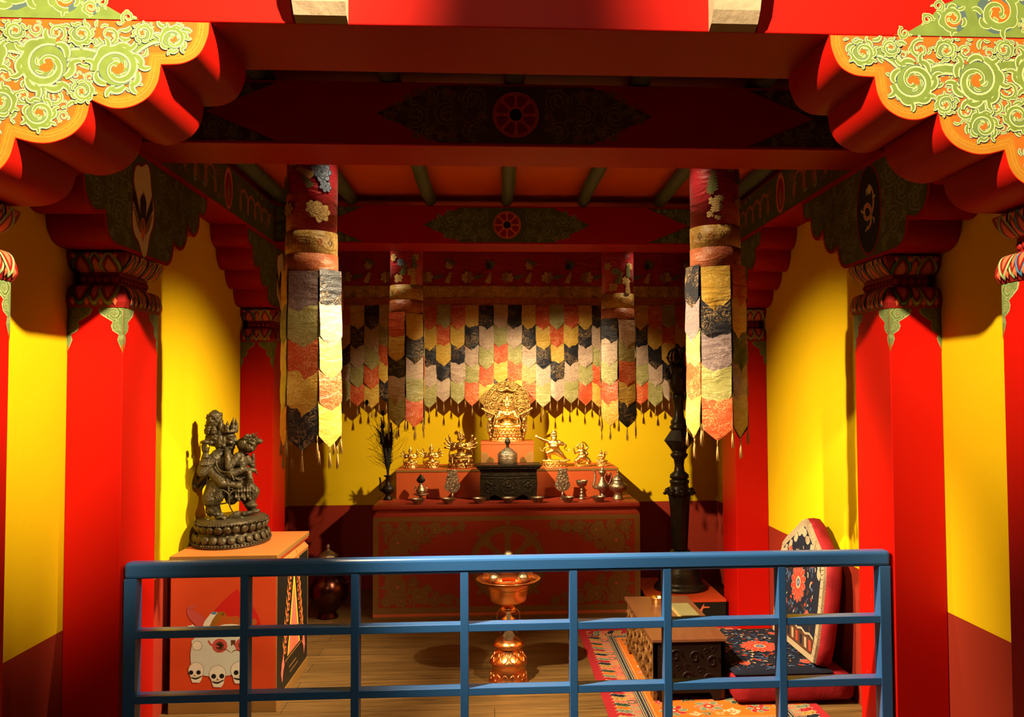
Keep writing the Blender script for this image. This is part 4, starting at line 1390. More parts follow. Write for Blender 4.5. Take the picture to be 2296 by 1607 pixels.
# apron of bone strings and jewel chains
for k in range(6):
    x = 640 + 25 * k
    C(q(x, 850, -0.072 + 0.006 * k), q(x + 8, 935 + 26 * (k % 2), -0.070 + 0.005 * k), 0.0062, 0.0045); E_(q(x + 8, 950 + 26 * (k % 2), -0.070 + 0.005 * k), 0.0092)
    E_(q(x + 3, 895, -0.074 + 0.006 * k), 0.0082)
for k in range(16):
    E_(q(555 + 14 * k, 772 + 10 * math.sin(k * 0.9), -0.092 + 0.003 * k), 0.0072)
for k in range(10):
    a = PI * k / 9; E_(q(500 + 60 * math.cos(a), 575 + 45 * math.sin(a), -0.072), 0.0075)
organic(pr, BRONZE, 0.0030, 'embracing_figures', st, 1)
mb = MB()
for pts, r in ((([q(488, 530, -0.075), q(480, 620, -0.10), q(530, 690, -0.115), q(620, 710, -0.12), q(660, 780, -0.125)]), 0.0048),
               (([q(680, 870, -0.10), q(620, 900, -0.115), q(615, 1010, -0.115), q(650, 1100, -0.10)]), 0.0042),
               (([q(380, 720, -0.05), q(385, 850, -0.09), q(400, 960, -0.10), q(385, 1080, -0.09), q(430, 1130, -0.09)]), 0.005)):
    c = curve(pts, 8); mb.tube(c, taper(len(c), r, r * 0.7, 0.3), BRONZE, 8)
# swirling cloth over the near thigh
for rr in (1.0, 0.78, 0.56, 0.34):
    c = curve([q(480 + 75 * rr * math.cos(a), 945 + 55 * rr * math.sin(a), -0.124 - 0.006 * (1 - rr)) for a in [k * PI / 5 for k in range(11)]], 3)
    mb.tube(c, 0.0032, BRONZE, 6)
mb.ell(q(480, 945, -0.112), (0.040, 0.016, 0.030), BRONZE, 14)
mb.tube(curve([q(430, 960, -0.12), q(520, 870, -0.125), q(600, 900, -0.12), q(600, 980, -0.115), q(540, 1000, -0.115), q(470, 1010, -0.11)], 8), 0.0048, BRONZE, 6)
mb.build('scarves', st)
pr = []
for (x, z, y) in ((430, 1180, -0.10), (470, 1195, -0.13), (520, 1200, -0.12)):
    E_(q(x, z, y), (0.020, 0.018, 0.012))
C(q(440, 1190, -0.11), q(560, 1215, -0.15), 0.014, 0.010); C(q(560, 1195, -0.13), q(680, 1190, -0.15), 0.017, 0.011); C(q(600, 1150, -0.04), q(700, 1150, -0.06), 0.020, 0.012)
C(q(680, 1130, 0.02), q(800, 1110, 0.03), 0.016, 0.008); C(q(400, 1150, -0.09), q(390, 1190, -0.12), 0.008, 0.004); C(q(640, 1120, -0.02), q(580, 1150, -0.05), 0.018, 0.01)
for k in range(7): C(q(400 + 14 * k, 1185, -0.13), q(388 + 16 * k, 1160, -0.14), 0.006, 0.002)
organic(pr, BRONZE, 0.004, 'trampled_bodies', st, 1)

# ------------------------------------------------------------------ altar
AY = 6.283
t = thing('altar', 'wide red altar table painted with a gold wheel and corner scrolls', 'altar', (0.097, 6.72, 0))
ax = 0.958
fy = AY - 6.72
MB().box(-ax, ax, fy + 0.004, 0.42, 0.0, 0.72, ALTR, 0.004).build('body', t)
mb = MB(); rect_sweep(mb, -ax, ax, fy + 0.004, 0.42, [(-0.001, 0.715), (-0.002, 0.725), (-0.025, 0.755), (-0.028, 0.765)], ALTR)
mb.build('cornice', t)
MB().box(-ax - 0.004, ax + 0.004, fy, 0.46, 0.766, 0.800, ALTR, 0.012).build('table_top', t)
P = Paint(lambda u, v, h: (u, fy + 0.004 - h, v), 0.0012, 0.000006)
P.poly([(-ax, 0), (ax, 0), (ax, 0.715), (-ax, 0.715)], PBRN)
P.poly([(-ax + 0.04, 0.075), (ax - 0.04, 0.075), (ax - 0.04, 0.682), (-ax + 0.04, 0.682)], ALTR)
P.poly([(-ax, 0.012), (ax, 0.012), (ax, 0.032), (-ax, 0.032)], PSAL)
mir = []
for sx in (-1, 1):
    for sz in (-1, 1):
        f = lambda u, v: (sx * (ax - 0.045 - u), 0.3785 + sz * (0.300 - v))
        lst = [(0.055, 0.05, 0.05, 0.3), (0.13, 0.145, 0.105, 2.0), (0.155, 0.045, 0.05, 1.0), (0.275, 0.07, 0.075, 4.2), (0.045, 0.255, 0.04, 1.2), (0.395, 0.055, 0.055, 0.2), (0.49, 0.045, 0.045, 3.0), (0.575, 0.035, 0.038, 1.0), (0.245, 0.175, 0.04, 2.2), (0.335, 0.125, 0.035, 5.0), (0.20, 0.25, 0.03, 1.4)]
        for (u, v, r, a) in lst:
            x, z = f(u, v)
            P.disc((x, z), r * 0.62, PBRN, 16)
            P.scroll(x, z, r * 1.12, a if sx > 0 else PI - a, sx * sz, BRNL, 7, PSAL if r > 0.045 else None)
wz = 0.3785
P.disc((0, wz), 0.272, PBRN, 48); P.ring((0, wz), 0.268, 0.0012, PBRN2); P.ring((0, wz), 0.248, 0.0012, PBRN2); P.disc((0, wz), 0.222, ALTR, 48)
for k in range(8):
    a = k * PI / 4 + PI / 2
    d = (math.cos(a), math.sin(a))
    P.ribbon([(d[0] * r_, wz + d[1] * r_) for r_ in (0.06, 0.11, 0.15, 0.19, 0.222)], [0.016, 0.024, 0.017, 0.024, 0.038], PBRN)
    P.ring((d[0] * 0.135, wz + d[1] * 0.135), 0.012, 0.001, PBRN2, 12)
    P.disc((d[0] * 0.29, wz + d[1] * 0.29), 0.017, PBRN, 12)
P.disc((0, wz), 0.082, PBRN, 24); P.ring((0, wz), 0.06, 0.0012, PBRN2, 24); P.scroll(0, wz, 0.05, 0, 1, BRNL, 4)
P.build('painted_front', t)
# steps on the altar
s1 = thing('altar_step', 'long lower orange step on the altar top carrying small gilt statues', 'altar step', (0.105, 6.90, 0.8))
MB().box(-0.846, 0.846, -0.238, 0.27, 0.0, 0.200, ALTO, 0.003).build('step_body', s1)
MB().box(-0.850, 0.850, -0.242, 0.27, 0.200, 0.219, ALTO, 0.003).build('step_top', s1)
P = Paint(lambda u, v, h: (u, -0.242 - h, v)); P.poly([(-0.848, 0.201), (0.848, 0.201), (0.848, 0.217), (-0.848, 0.217)], PBRN)
P.build('step_edge', s1)
P = Paint(lambda u, v, h: (u, -0.238 - h, v), 0.0010)
rnd = random.Random(9)
for k in range(60):
    x = rnd.uniform(-0.82, 0.82); z = rnd.uniform(0.02, 0.18)
    P.comma(x, z, rnd.uniform(0, 6), 0.012, 1, ((PBRN, 0, 1),), 0.12)
P.build('painted_flecks', s1)
s2 = thing('altar_step', 'short upper orange step at altar centre under the seated buddha', 'altar step', (0.104, 6.93, 1.019))
MB().box(-0.204, 0.204, -0.20, 0.20, 0.0, 0.180, ALTO, 0.003).build('step_body', s2)
MB().box(-0.207, 0.207, -0.204, 0.20, 0.180, 0.197, ALTO, 0.003).build('step_top', s2)
P = Paint(lambda u, v, h: (u, -0.2 - h, v), 0.0010)
for s in (-1, 1):
    P = Paint(lambda u, v, h: (u, -0.2 - h, v), 0.0010)
    P.poly([(s * 0.202, 0.0), (s * 0.202, 0.13), (s * 0.16, 0.12), (s * 0.14, 0.09), (s * 0.10, 0.075), (s * 0.09, 0.04), (s * 0.06, 0.0)], PBRN)
    P.scroll(s * 0.165, 0.08, 0.03, 0, s, BRNL, 5); P.scroll(s * 0.12, 0.045, 0.028, 2, -s, BRNL, 5); P.scroll(s * 0.17, 0.025, 0.022, 2, s, BRNL, 5)
    P.build('painted_corner', s2)


# ------------------------------------------------------------------ gilt statues
def seated(pr, s, arms=0, crown=True, z0=0.0, head=1.0):
    """cross-legged figure facing -Y, total height about s (without base)"""
    def c(a, b, r0, r1): pr.append(('c', tuple(x * s for x in (a[0], a[1], a[2])), tuple(x * s for x in b), r0 * s, r1 * s))
    def e(a, r): pr.append(('e', tuple(x * s for x in a), tuple(x * s for x in r)))
    z0 = z0 / s
    for sg in (-1, 1):
        c((sg * 0.10, 0.02, z0 + 0.09), (sg * 0.34, -0.10, z0 + 0.080), 0.11, 0.085)
        c((sg * 0.34, -0.10, z0 + 0.075), (sg * -0.10, -0.23, z0 + 0.06), 0.08, 0.05)
        e((sg * -0.14, -0.25, z0 + 0.080), (0.09, 0.05, 0.035))
        c((sg * 0.20, 0, z0 + 0.51), (sg * 0.30, -0.03, z0 + 0.32), 0.072, 0.060)      # upper arm
        c((sg * 0.30, -0.03, z0 + 0.32), (sg * 0.06, -0.19, z0 + 0.40), 0.056, 0.040)  # forearm to chest
        e((sg * 0.045, -0.205, z0 + 0.43), (0.045, 0.035, 0.055))
        for k in range(4):
            c((sg * (0.03 + 0.018 * k), -0.21, z0 + 0.45), (sg * (-0.02 + 0.015 * k), -0.215, z0 + 0.52), 0.013, 0.010)
        e((sg * 0.105, 0.0, z0 + 0.70), (0.024, 0.026, 0.065))                          # ears
        e((sg * 0.045, -0.100, z0 + 0.745), (0.028, 0.016, 0.010)); e((sg * 0.05, -0.088, z0 + 0.70), (0.035, 0.025, 0.03))
        e((sg * 0.045, -0.098, z0 + 0.765), (0.034, 0.014, 0.006))
        # scarf ends and armlets
        c((sg * 0.20, 0.04, z0 + 0.55), (sg * 0.34, 0.05, z0 + 0.40), 0.026, 0.022); c((sg * 0.34, 0.05, z0 + 0.40), (sg * 0.42, 0.04, z0 + 0.12), 0.024, 0.016)
        e((sg * 0.255, -0.02, z0 + 0.43), (0.080, 0.075, 0.022))
    e((0, 0, z0 + 0.47), (0.205, 0.125, 0.125)); e((0, 0, z0 + 0.30), (0.135, 0.11, 0.15)); e((0, 0, z0 + 0.14), (0.20, 0.15, 0.10))
    c((0, 0, z0 + 0.55), (0, -0.01, z0 + 0.63), 0.062, 0.058)
    e((0, -0.01, z0 + 0.715), (0.098, 0.10, 0.115)); e((0, -0.112, z0 + 0.715), (0.016, 0.020, 0.028)); e((0, -0.103, z0 + 0.675), (0.032, 0.013, 0.009)); e((0, -0.09, z0 + 0.645), (0.035, 0.03, 0.022))
    if crown:
        for k in range(5):
            a = -PI / 2 + (k - 2) * 0.66
            c((0.09 * math.cos(a), 0.09 * math.sin(a), z0 + 0.80), (0.115 * math.cos(a), 0.115 * math.sin(a), z0 + 0.92 - 0.025 * abs(k - 2)), 0.032, 0.007)
        c((0, 0, z0 + 0.80), (0, 0, z0 + 0.93), 0.065, 0.045); e((0, 0, z0 + 0.97), (0.030, 0.030, 0.038))
    for k in range(9):
        a = -PI / 2 + (k - 4) * 0.3
        e((0.13 * math.cos(a), 0.12 * math.sin(a), z0 + 0.545 - 0.06 * (1 - abs(k - 4) / 4)), (0.017, 0.017, 0.017))
    for k in range(arms):
        ang = -0.30 + 1.25 * k / max(1, arms - 1)
        for sg in (-1, 1):
            L = 0.30
            p1 = (sg * 0.19, 0.03, z0 + 0.50)
            p2 = (sg * (0.19 + L * 0.62 * math.cos(ang - 0.55)), 0.03, z0 + 0.50 + L * 0.62 * math.sin(ang - 0.55))
            p3 = (p2[0] + sg * L * 0.70 * math.cos(ang + 0.45), -0.02, p2[2] + L * 0.70 * math.sin(ang + 0.45))
            c(p1, p2, 0.052, 0.042); c(p2, p3, 0.040, 0.028)
            e(p3, (0.036, 0.026, 0.036))
            for f_ in range(3):
                a2 = ang + 0.45 + (f_ - 1.0) * 0.55
                c(p3, (p3[0] + sg * 0.06 * math.cos(a2), p3[1], p3[2] + 0.06 * math.sin(a2)), 0.015, 0.009)


def gilt_seated(label, x, y, z, base_h, total, rx, arms, mm=GILT, grp='small gilt statues on the lower altar step', head=1.0, crown=True, rz=0.0):
    t = thing('gilt_statue', label, 'statue', (x, y, z), rz, grp)
    mb = MB(); lotus_base(mb, rx, rx * 0.75, base_h, mm, 14, (0, 0, 0), total > 0.2); mb.build('lotus_base', t)
    pr = []
    seated(pr, total - base_h, arms, crown, base_h - 0.004, head)
    organic(pr, mm, max(0.0022, (total - base_h) * 0.011), 'seated_figure', t, 1)
    return t


ZS = 1.0195
gilt_seated('smallest gilt seated statue on a round base, leftmost on the altar step', -0.647, 6.80, ZS, 0.040, 0.172, 0.055, 3)
gilt_seated('small gilt seated statue with raised arms and tall crown, second from left', -0.486, 6.80, ZS, 0.036, 0.190, 0.060, 4)
big = gilt_seated('large gilt eight-armed seated statue left of the black casket', -0.258, 6.80, ZS, 0.072, 0.295, 0.100, 4, GILTD)
mb = MB()
for s in (-1, 1):
    mb.tube([(s * 0.062, -0.085, 0.0), (s * 0.062, -0.085, 0.078)], 0.007, GILTD, 8)
    mb.ell((s * 0.062, -0.085, 0.078), 0.009, GILTD, 8)
mb.build('base_pillars', big)


def standing(label, x, y, z, s, kind, rx, bh=0.034):
    t = thing('gilt_statue', label, 'statue', (x, y, z), 0, 'small gilt statues on the lower altar step')
    mb = MB(); lotus_base(mb, rx, rx * 0.62, bh, GILT, 18, (0, 0, 0), True); mb.build('lotus_base', t)
    pr = []

    def c(a, b, r0, r1): pr.append(('c', (a[0] * s, a[1] * s, bh + a[2] * s), (b[0] * s, b[1] * s, bh + b[2] * s), r0 * s * 1.2, r1 * s * 1.2))
    def e(a, r): pr.append(('e', (a[0] * s, a[1] * s, bh + a[2] * s), tuple(x * s * 1.18 for x in r)))
    if kind == 'lunge':
        c((-0.05, 0, 0.36), (-0.22, -0.08, 0.30), 0.11, 0.075); c((-0.22, -0.08, 0.30), (-0.16, -0.02, 0.10), 0.07, 0.045); e((-0.19, -0.05, 0.075), (0.08, 0.05, 0.03))
        c((0.05, 0, 0.36), (0.22, -0.02, 0.22), 0.11, 0.07); c((0.22, -0.02, 0.22), (0.36, 0.0, 0.07), 0.06, 0.04); e((0.41, -0.03, 0.06), (0.07, 0.045, 0.03))
        e((0, 0, 0.40), (0.15, 0.12, 0.10)); e((-0.02, -0.03, 0.50), (0.14, 0.12, 0.11)); e((-0.04, 0, 0.60), (0.16, 0.11, 0.10))
        c((-0.17, 0, 0.64), (-0.34, -0.04, 0.70), 0.055, 0.045); c((-0.34, -0.04, 0.70), (-0.52, -0.06, 0.78), 0.042, 0.03); e((-0.56, -0.06, 0.80), (0.035, 0.03, 0.03))
        for k in range(4): c((-0.56, -0.06, 0.80), (-0.63 + 0.02 * k, -0.06, 0.82 + 0.015 * k), 0.013, 0.008)
        c((0.12, 0, 0.64), (0.24, -0.05, 0.56), 0.055, 0.045); c((0.24, -0.05, 0.56), (0.06, -0.14, 0.58), 0.042, 0.03)
        e((-0.03, -0.02, 0.74), (0.08, 0.08, 0.085)); e((-0.03, -0.10, 0.735), (0.02, 0.015, 0.018)); e((-0.03, -0.07, 0.69), (0.06, 0.04, 0.035))
        for k in range(22):
            a = k * 0.7; e((-0.03 + 0.085 * math.cos(a), 0.03 + 0.05 * math.sin(a), 0.80 + 0.006 * k), (0.026, 0.026, 0.024))
        e((-0.03, 0.02, 0.90), (0.07, 0.06, 0.07)); e((-0.03, 0.02, 0.98), (0.03, 0.03, 0.035))
        for pts in ([(0.24, 0.03, 0.62), (0.36, 0.03, 0.52), (0.30, 0.03, 0.42), (0.42, 0.02, 0.36), (0.48, 0.02, 0.42)], [(-0.18, 0.03, 0.5), (-0.32, 0.02, 0.44), (-0.36, 0.02, 0.34), (-0.44, 0.02, 0.38), (-0.47, 0.02, 0.46)]):
            cc = curve([(p[0] * s, p[1] * s, bh + p[2] * s) for p in pts], 5)
            pr.append(('t', cc, taper(len(cc), 0.03 * s, 0.012 * s)))
        c((-0.30, -0.05, 0.035), (0.10, -0.08, 0.04), 0.05, 0.04); e((-0.34, -0.06, 0.05), (0.06, 0.05, 0.045)); c((0.0, 0.05, 0.035), (0.34, 0.0, 0.03), 0.045, 0.03)
    elif kind == 'raised':
        for sg in (-1, 1):
            c((sg * 0.10, 0, 0.26), (sg * 0.26, -0.08, 0.18), 0.14, 0.09); c((sg * 0.26, -0.08, 0.18), (sg * 0.18, -0.03, 0.06), 0.07, 0.05)
            e((sg * 0.22, -0.09, 0.035), (0.07, 0.06, 0.03)); c((sg * 0.32, 0, 0.06), (sg * 0.42, 0, 0.16), 0.035, 0.012)
        e((0, -0.02, 0.32), (0.20, 0.17, 0.14)); e((0, -0.03, 0.46), (0.15, 0.13, 0.12)); e((0, 0, 0.60), (0.15, 0.10, 0.09))
        c((0.14, 0, 0.64), (0.24, 0, 0.76), 0.05, 0.04); c((0.24, 0, 0.76), (0.12, 0, 0.95), 0.036, 0.026); c((0.12, 0, 0.95), (0.0, 0, 0.99), 0.026, 0.02)
        c((-0.13, 0, 0.66), (-0.24, 0, 0.80), 0.045, 0.034); c((-0.24, 0, 0.80), (-0.08, 0, 0.96), 0.03, 0.022)
        c((-0.15, 0, 0.62), (-0.32, -0.03, 0.50), 0.05, 0.04); c((-0.32, -0.03, 0.50), (-0.38, -0.05, 0.68), 0.036, 0.026); e((-0.39, -0.05, 0.72), (0.03, 0.02, 0.04))
        for k in range(4): c((-0.39, -0.05, 0.73), (-0.42 + 0.02 * k, -0.05, 0.79), 0.012, 0.007)
        c((0.13, -0.02, 0.60), (0.22, -0.08, 0.46), 0.05, 0.04); c((0.22, -0.08, 0.46), (0.08, -0.16, 0.42), 0.036, 0.026)
        e((0, -0.02, 0.76), (0.07, 0.075, 0.085)); e((0, -0.095, 0.76), (0.016, 0.014, 0.02)); e((0, 0, 0.85), (0.06, 0.06, 0.05)); e((0, 0, 0.91), (0.03, 0.03, 0.03))
    else:  # small couple
        for sg in (-1, 1):
            c((sg * 0.05, 0, 0.12), (sg * 0.36, -0.08, 0.10), 0.10, 0.06); c((sg * 0.36, -0.08, 0.10), (0, -0.20, 0.08), 0.06, 0.045)
        e((0, 0, 0.30), (0.15, 0.11, 0.16)); e((-0.02, 0, 0.50), (0.17, 0.11, 0.12))
        e((-0.08, 0, 0.72), (0.09, 0.09, 0.11)); c((-0.08, 0, 0.80), (-0.16, 0, 1.0), 0.06, 0.02)
        e((0.10, -0.06, 0.42), (0.12, 0.09, 0.14)); e((0.13, -0.04, 0.66), (0.08, 0.08, 0.09)); c((0.15, -0.04, 0.72), (0.25, -0.03, 0.82), 0.05, 0.03)
        c((0.18, 0, 0.55), (0.36, 0, 0.62), 0.05, 0.035); c((0.36, 0, 0.62), (0.32, 0, 0.84), 0.03, 0.02)
        c((-0.17, 0, 0.56), (-0.32, -0.03, 0.44), 0.05, 0.04); c((-0.32, -0.03, 0.44), (-0.42, -0.03, 0.22), 0.035, 0.02); c((-0.2, 0, 0.2), (-0.46, 0, 0.14), 0.03, 0.012)
    organic(pr, GILT, max(0.002, s * 0.011), 'standing_figure' if kind != 'couple' else 'embracing_figures', t, 1)
    return t


standing('gilt lunging wrathful statue with one arm stretched out, right of the casket', 0.475, 6.80, ZS, 0.250, 'lunge', 0.102)
standing('gilt pot-bellied statue with arms raised over its head', 0.691, 6.80, ZS, 0.178, 'raised', 0.066, 0.014)
standing('tiny gilt statue of an embracing couple, rightmost on the altar step', 0.847, 6.80, ZS, 0.105, 'couple', 0.044, 0.030)

# central buddha with halo
t = thing('gilt_statue', 'bright gilt seated buddha with hands at chest before a round openwork halo', 'statue', (0.104, 6.88, 1.2165))
mb = MB()
for (z0_, hh, hw) in ((0.0, 0.060, 0.120), (0.058, 0.042, 0.110)):
    lotus_base(mb, hw, 0.085, hh, GILT, 20, (0, 0, z0_), True)
mb.build('lotus_throne', t)
pr = []
seated(pr, 0.262, 0, True, 0.096)
organic(pr, GILT, 0.0026, 'seated_buddha', t, 1)
mb = MB()
out = []
for k in range(49):
    a = -0.62 + (PI + 1.24) * k / 48
    out.append((0.188 * math.cos(a), 0.290 + 0.188 * math.sin(a)))
poly = [(0.135, 0.0)] + [(0.165, 0.10)] + out + [(-0.165, 0.10), (-0.135, 0.0)]
mb.prism(poly, lambda u, v: (u, 0.092, v), lambda u, v: (u, 0.080, v), GILTD)
for rr in (0.184, 0.150):
    c = [Vector((rr * math.cos(a), 0.078, 0.290 + rr * math.sin(a))) for a in [-0.5 + (PI + 1.0) * k / 48 for k in range(49)]]
    mb.tube(c, 0.0045, GILTD, 6)
rnd = random.Random(12)
ring_c = [(0.167 * math.cos(a), 0.290 + 0.167 * math.sin(a), 0.0165) for a in [-0.35 + (PI + 0.7) * k / 17 for k in range(18)]]
cs = ring_c + pack(inset(poly, 0.006), 0.030, 0.008, 8, 2600, ring_c)
for (x, z, r) in cs:
    if abs(x) < 0.05 and 0.1 < z < 0.30: continue
    a0 = rnd.uniform(0, 6.3); sg = rnd.choice((-1, 1))
    pts = []
    for k in range(13):
        t_ = k / 12
        a = a0 + sg * t_ * 2 * PI * 1.15; rad = r * (0.85 * (1 - t_) + 0.1)
        pts.append((x + rad * math.cos(a), 0.074 - 0.003 * t_, z + rad * math.sin(a)))
    mb.tube(pts, taper(13, r * 0.20, r * 0.16), GILTD, 5)
    mb.ell((x, 0.070, z), r * 0.30, GILTD, 7)
mb.build('openwork_halo', t)
# bird over the crown, beams and attendants on each side
pr = [('e', (0, 0.062, 0.415), (0.018, 0.014, 0.022)), ('e', (0, 0.055, 0.440), (0.012, 0.011, 0.013))]
for sd in (-1, 1):
    c = curve([(sd * 0.008, 0.062, 0.408), (sd * 0.05, 0.060, 0.395), (sd * 0.078, 0.062, 0.420)], 6); pr.append(('t', c, taper(len(c), 0.013, 0.003)))
organic(pr, GILTD, 0.0028, 'halo_bird', t, 1)
for sd in (-1, 1):
    c = curve([(sd * 0.075, 0.03, 0.200), (sd * 0.12, 0.03, 0.215), (sd * 0.165, 0.03, 0.235), (sd * 0.195, 0.03, 0.255)], 6)
    organic([('t', c, taper(len(c), 0.011, 0.007)), ('e', c[-1], (0.012, 0.010, 0.012))], GILTD, 0.0026, 'halo_beam', t, 1)
    pr = [('c', (sd * 0.128, 0.066, 0.01), (sd * 0.128, 0.066, 0.18), 0.012, 0.012)]
    for k in range(4):
        pr.append(('e', (sd * (0.125 + 0.01 * (k % 2)), 0.060, 0.03 + 0.045 * k), (0.018, 0.014, 0.022)))
        pr.append(('e', (sd * (0.125 - 0.005 * (k % 2)), 0.050, 0.052 + 0.045 * k), (0.009, 0.009, 0.010)))
    organic(pr, GILTD, 0.0026, 'halo_attendants', t, 1)
mb = MB()
for s in (-1, 1):
    mb.tube([(s * 0.080, -0.005, 0.10), (s * 0.080, -0.005, 0.19)], 0.005, GILT, 8)
mb.build('throne_rods', t)

# ------------------------------------------------------------------ vessels on the altar
ZA = 0.8005


def bowl(r, h, wall=0.0035):
    o = []
    for (a, z) in ((0.0, 0.0), (0.48, 0.0), (0.52, 0.06), (0.50, 0.12), (0.74, 0.34), (0.90, 0.62), (0.96, 0.92), (1.03, 1.0)):
        o.append((a * r, z * h))
    i = [(0.99 * r, h), (0.91 * r, 0.90 * h), (0.84 * r, 0.62 * h), (0.66 * r, 0.36 * h), (0.4 * r, 0.2 * h), (0.0, 0.17 * h)]
    return o + i


bowls = [(-0.548, 'leftmost, by the feathered ewer'), (-0.330, 'second from left, before the left filigree stand'), (-0.107, "at the casket's left foot"),
         (0.104, 'in the middle, before the casket'), (0.313, "at the casket's right foot"), (0.533, 'sixth from left, by the goblet'), (0.760, 'rightmost, before the spouted ewer')]
for x, lb in bowls:
    o = MB().lathe(bowl(0.050, 0.041), SILV, n=28).build('offering_bowl', None, (x, 6.335, ZA))
    tag(o, 'small silver offering bowl on the altar edge, ' + lb, 'bowl', 'row of seven offering bowls', 'thing')

# black casket
t = thing('incense_casket', 'black bronze chest with flaring top on cut-out feet at altar centre', 'chest', (0.108, 6.56, ZA))
mb = MB()
prof = [(-0.205, 0.0), (-0.150, 0.0), (-0.135, 0.03), (-0.105, 0.045), (-0.075, 0.03), (-0.045, 0.005), (0.045, 0.005), (0.075, 0.03), (0.105, 0.045), (0.135, 0.03), (0.150, 0.0), (0.205, 0.0), (0.214, 0.12), (0.208, 0.215), (-0.208, 0.215), (-0.214, 0.12)]
mb.prism(prof, lambda u, v: (u, -0.085, v), lambda u, v: (u, 0.085, v), IRON)
for x in (-0.14, 0.0, 0.14):
    ry = 0.062 if x == 0 else 0.048
    c = [(x + ry * (0.95 if x == 0 else 0.8) * math.cos(a), -0.087, 0.105 + ry * 0.95 * math.sin(a)) for a in [2 * PI * k / 24 for k in range(25)]]
    mb.tube(c, 0.0035, IRON, 6)
    rnd = random.Random(int(x * 100) + 50)
    for k in range(9):
        a = rnd.uniform(0, 6.28); rr = rnd.uniform(0.0, ry * 0.6)
        mb.ell((x + rr * math.cos(a), -0.086, 0.105 + rr * math.sin(a)), (rnd.uniform(0.006, 0.014), 0.006, rnd.uniform(0.006, 0.014)), IRON, 8)
for z in (0.165, 0.185):
    mb.tube([(-0.208, -0.087, z), (0.208, -0.087, z)], 0.003, IRON, 6)
mb.build('body', t)
mb = MB(); rect_sweep(mb, -0.206, 0.206, -0.085, 0.085, [(0.0, 0.212), (0.004, 0.224), (0.022, 0.236), (0.034, 0.250), (0.036, 0.262), (0.030, 0.266)], IRON)
for k in range(40):
    mb.ell((-0.22 + 0.011 * k, -0.108, 0.238), 0.005, IRON, 6)
mb.build('flared_top', t)
# round box with flame finial on the casket
t = thing('round_reliquary', 'round tarnished silver box with flame finial on top of the black chest', 'box', (0.102, 6.56, ZA + 0.2665))
mb = MB(); mb.lathe([(0.072, 0), (0.075, 0.004), (0.073, 0.03), (0.075, 0.045), (0.073, 0.055), (0.076, 0.075), (0.074, 0.080), (0.0, 0.080)], SILV, n=36)
mb.tube([(0.0765 * math.cos(a), 0.0765 * math.sin(a), 0.042) for a in [2 * PI * k / 36 for k in range(37)]], 0.002, SILV, 6)
mb.build('box_body', t)
mb = MB(); mb.lathe([(0.064, 0.080), (0.060, 0.092), (0.046, 0.094), (0.044, 0.104), (0.032, 0.106), (0.028, 0.115), (0.018, 0.120), (0.0, 0.120)], SILV, n=28)
mb.build('stepped_lid', t)
mb = MB(); mb.lathe([(0.016, 0.118), (0.010, 0.130), (0.012, 0.142), (0.021, 0.155), (0.022, 0.166), (0.014, 0.184), (0.005, 0.198), (0.0, 0.204)], IRON, n=16)
tag(mb.build('flame_finial', t), 'dark flame-shaped finial')
mb = MB(); mb.ell((-0.030, -0.050, 0.088), 0.008, TEAL, 10); tag(mb.build('turquoise_stud', t), 'small turquoise stud')


def filigree(label, x, y, z, s=1.0):
    t = thing('filigree_stand', label, 'ornament', (x, y, z), 0, 'two silver filigree ornaments on stands')
    MB().lathe([(0.026, 0), (0.024, 0.008), (0.010, 0.016), (0.008, 0.026), (0.012, 0.034), (0.008, 0.042), (0.006, 0.060)], SILV, n=18).build('foot', t)
    mb = MB()
    poly = []
    for a in [(-0.5 * PI) + k * 2 * PI / 40 for k in range(41)]:
        poly.append((0.058 * math.cos(a), 0.108 + 0.050 * math.sin(a)))
    body = [p for p in poly if p[1] < 0.142]
    left = sorted([p for p in body if p[0] < 0], key=lambda p: p[1]); right = sorted([p for p in body if p[0] >= 0], key=lambda p: p[1])
    sh = left + [(-0.044, 0.150), (-0.052, 0.158), (-0.038, 0.170), (-0.040, 0.180), (-0.034, 0.205), (-0.036, 0.222), (0.036, 0.222), (0.034, 0.205), (0.040, 0.180), (0.038, 0.170), (0.052, 0.158), (0.044, 0.150)] + right[::-1]
    mb.prism(sh, lambda u, v: (u, -0.008, v), lambda u, v: (u, 0.008, v), SILV)
    rnd = random.Random(3)
    for (px, pz, r) in pack(sh, 0.014, 0.005, 4, 900):
        pts = [(px + r * (0.8 - 0.05 * k) * math.cos(k * 0.7), -0.010, pz + r * (0.8 - 0.05 * k) * math.sin(k * 0.7)) for k in range(12)]
        mb.tube(pts, r * 0.2, SILV, 5); mb.ell((px, -0.010, pz), r * 0.3, SILV, 6)
    for z_ in (0.158, 0.176, 0.222):
        mb.tube([(-0.042, -0.009, z_), (0.042, -0.009, z_)], 0.003, SILV, 6)
    for k in range(5): mb.ell((-0.032 + 0.016 * k, 0, 0.228), 0.005, SILV, 6)
    mb.build('pierced_plate', t)
    return t


filigree('silver filigree ornament on a small foot, left of the black chest', -0.31, 6.52, ZA)
filigree('silver filigree ornament on a small foot, right of the black chest', 0.512, 6.52, ZA)
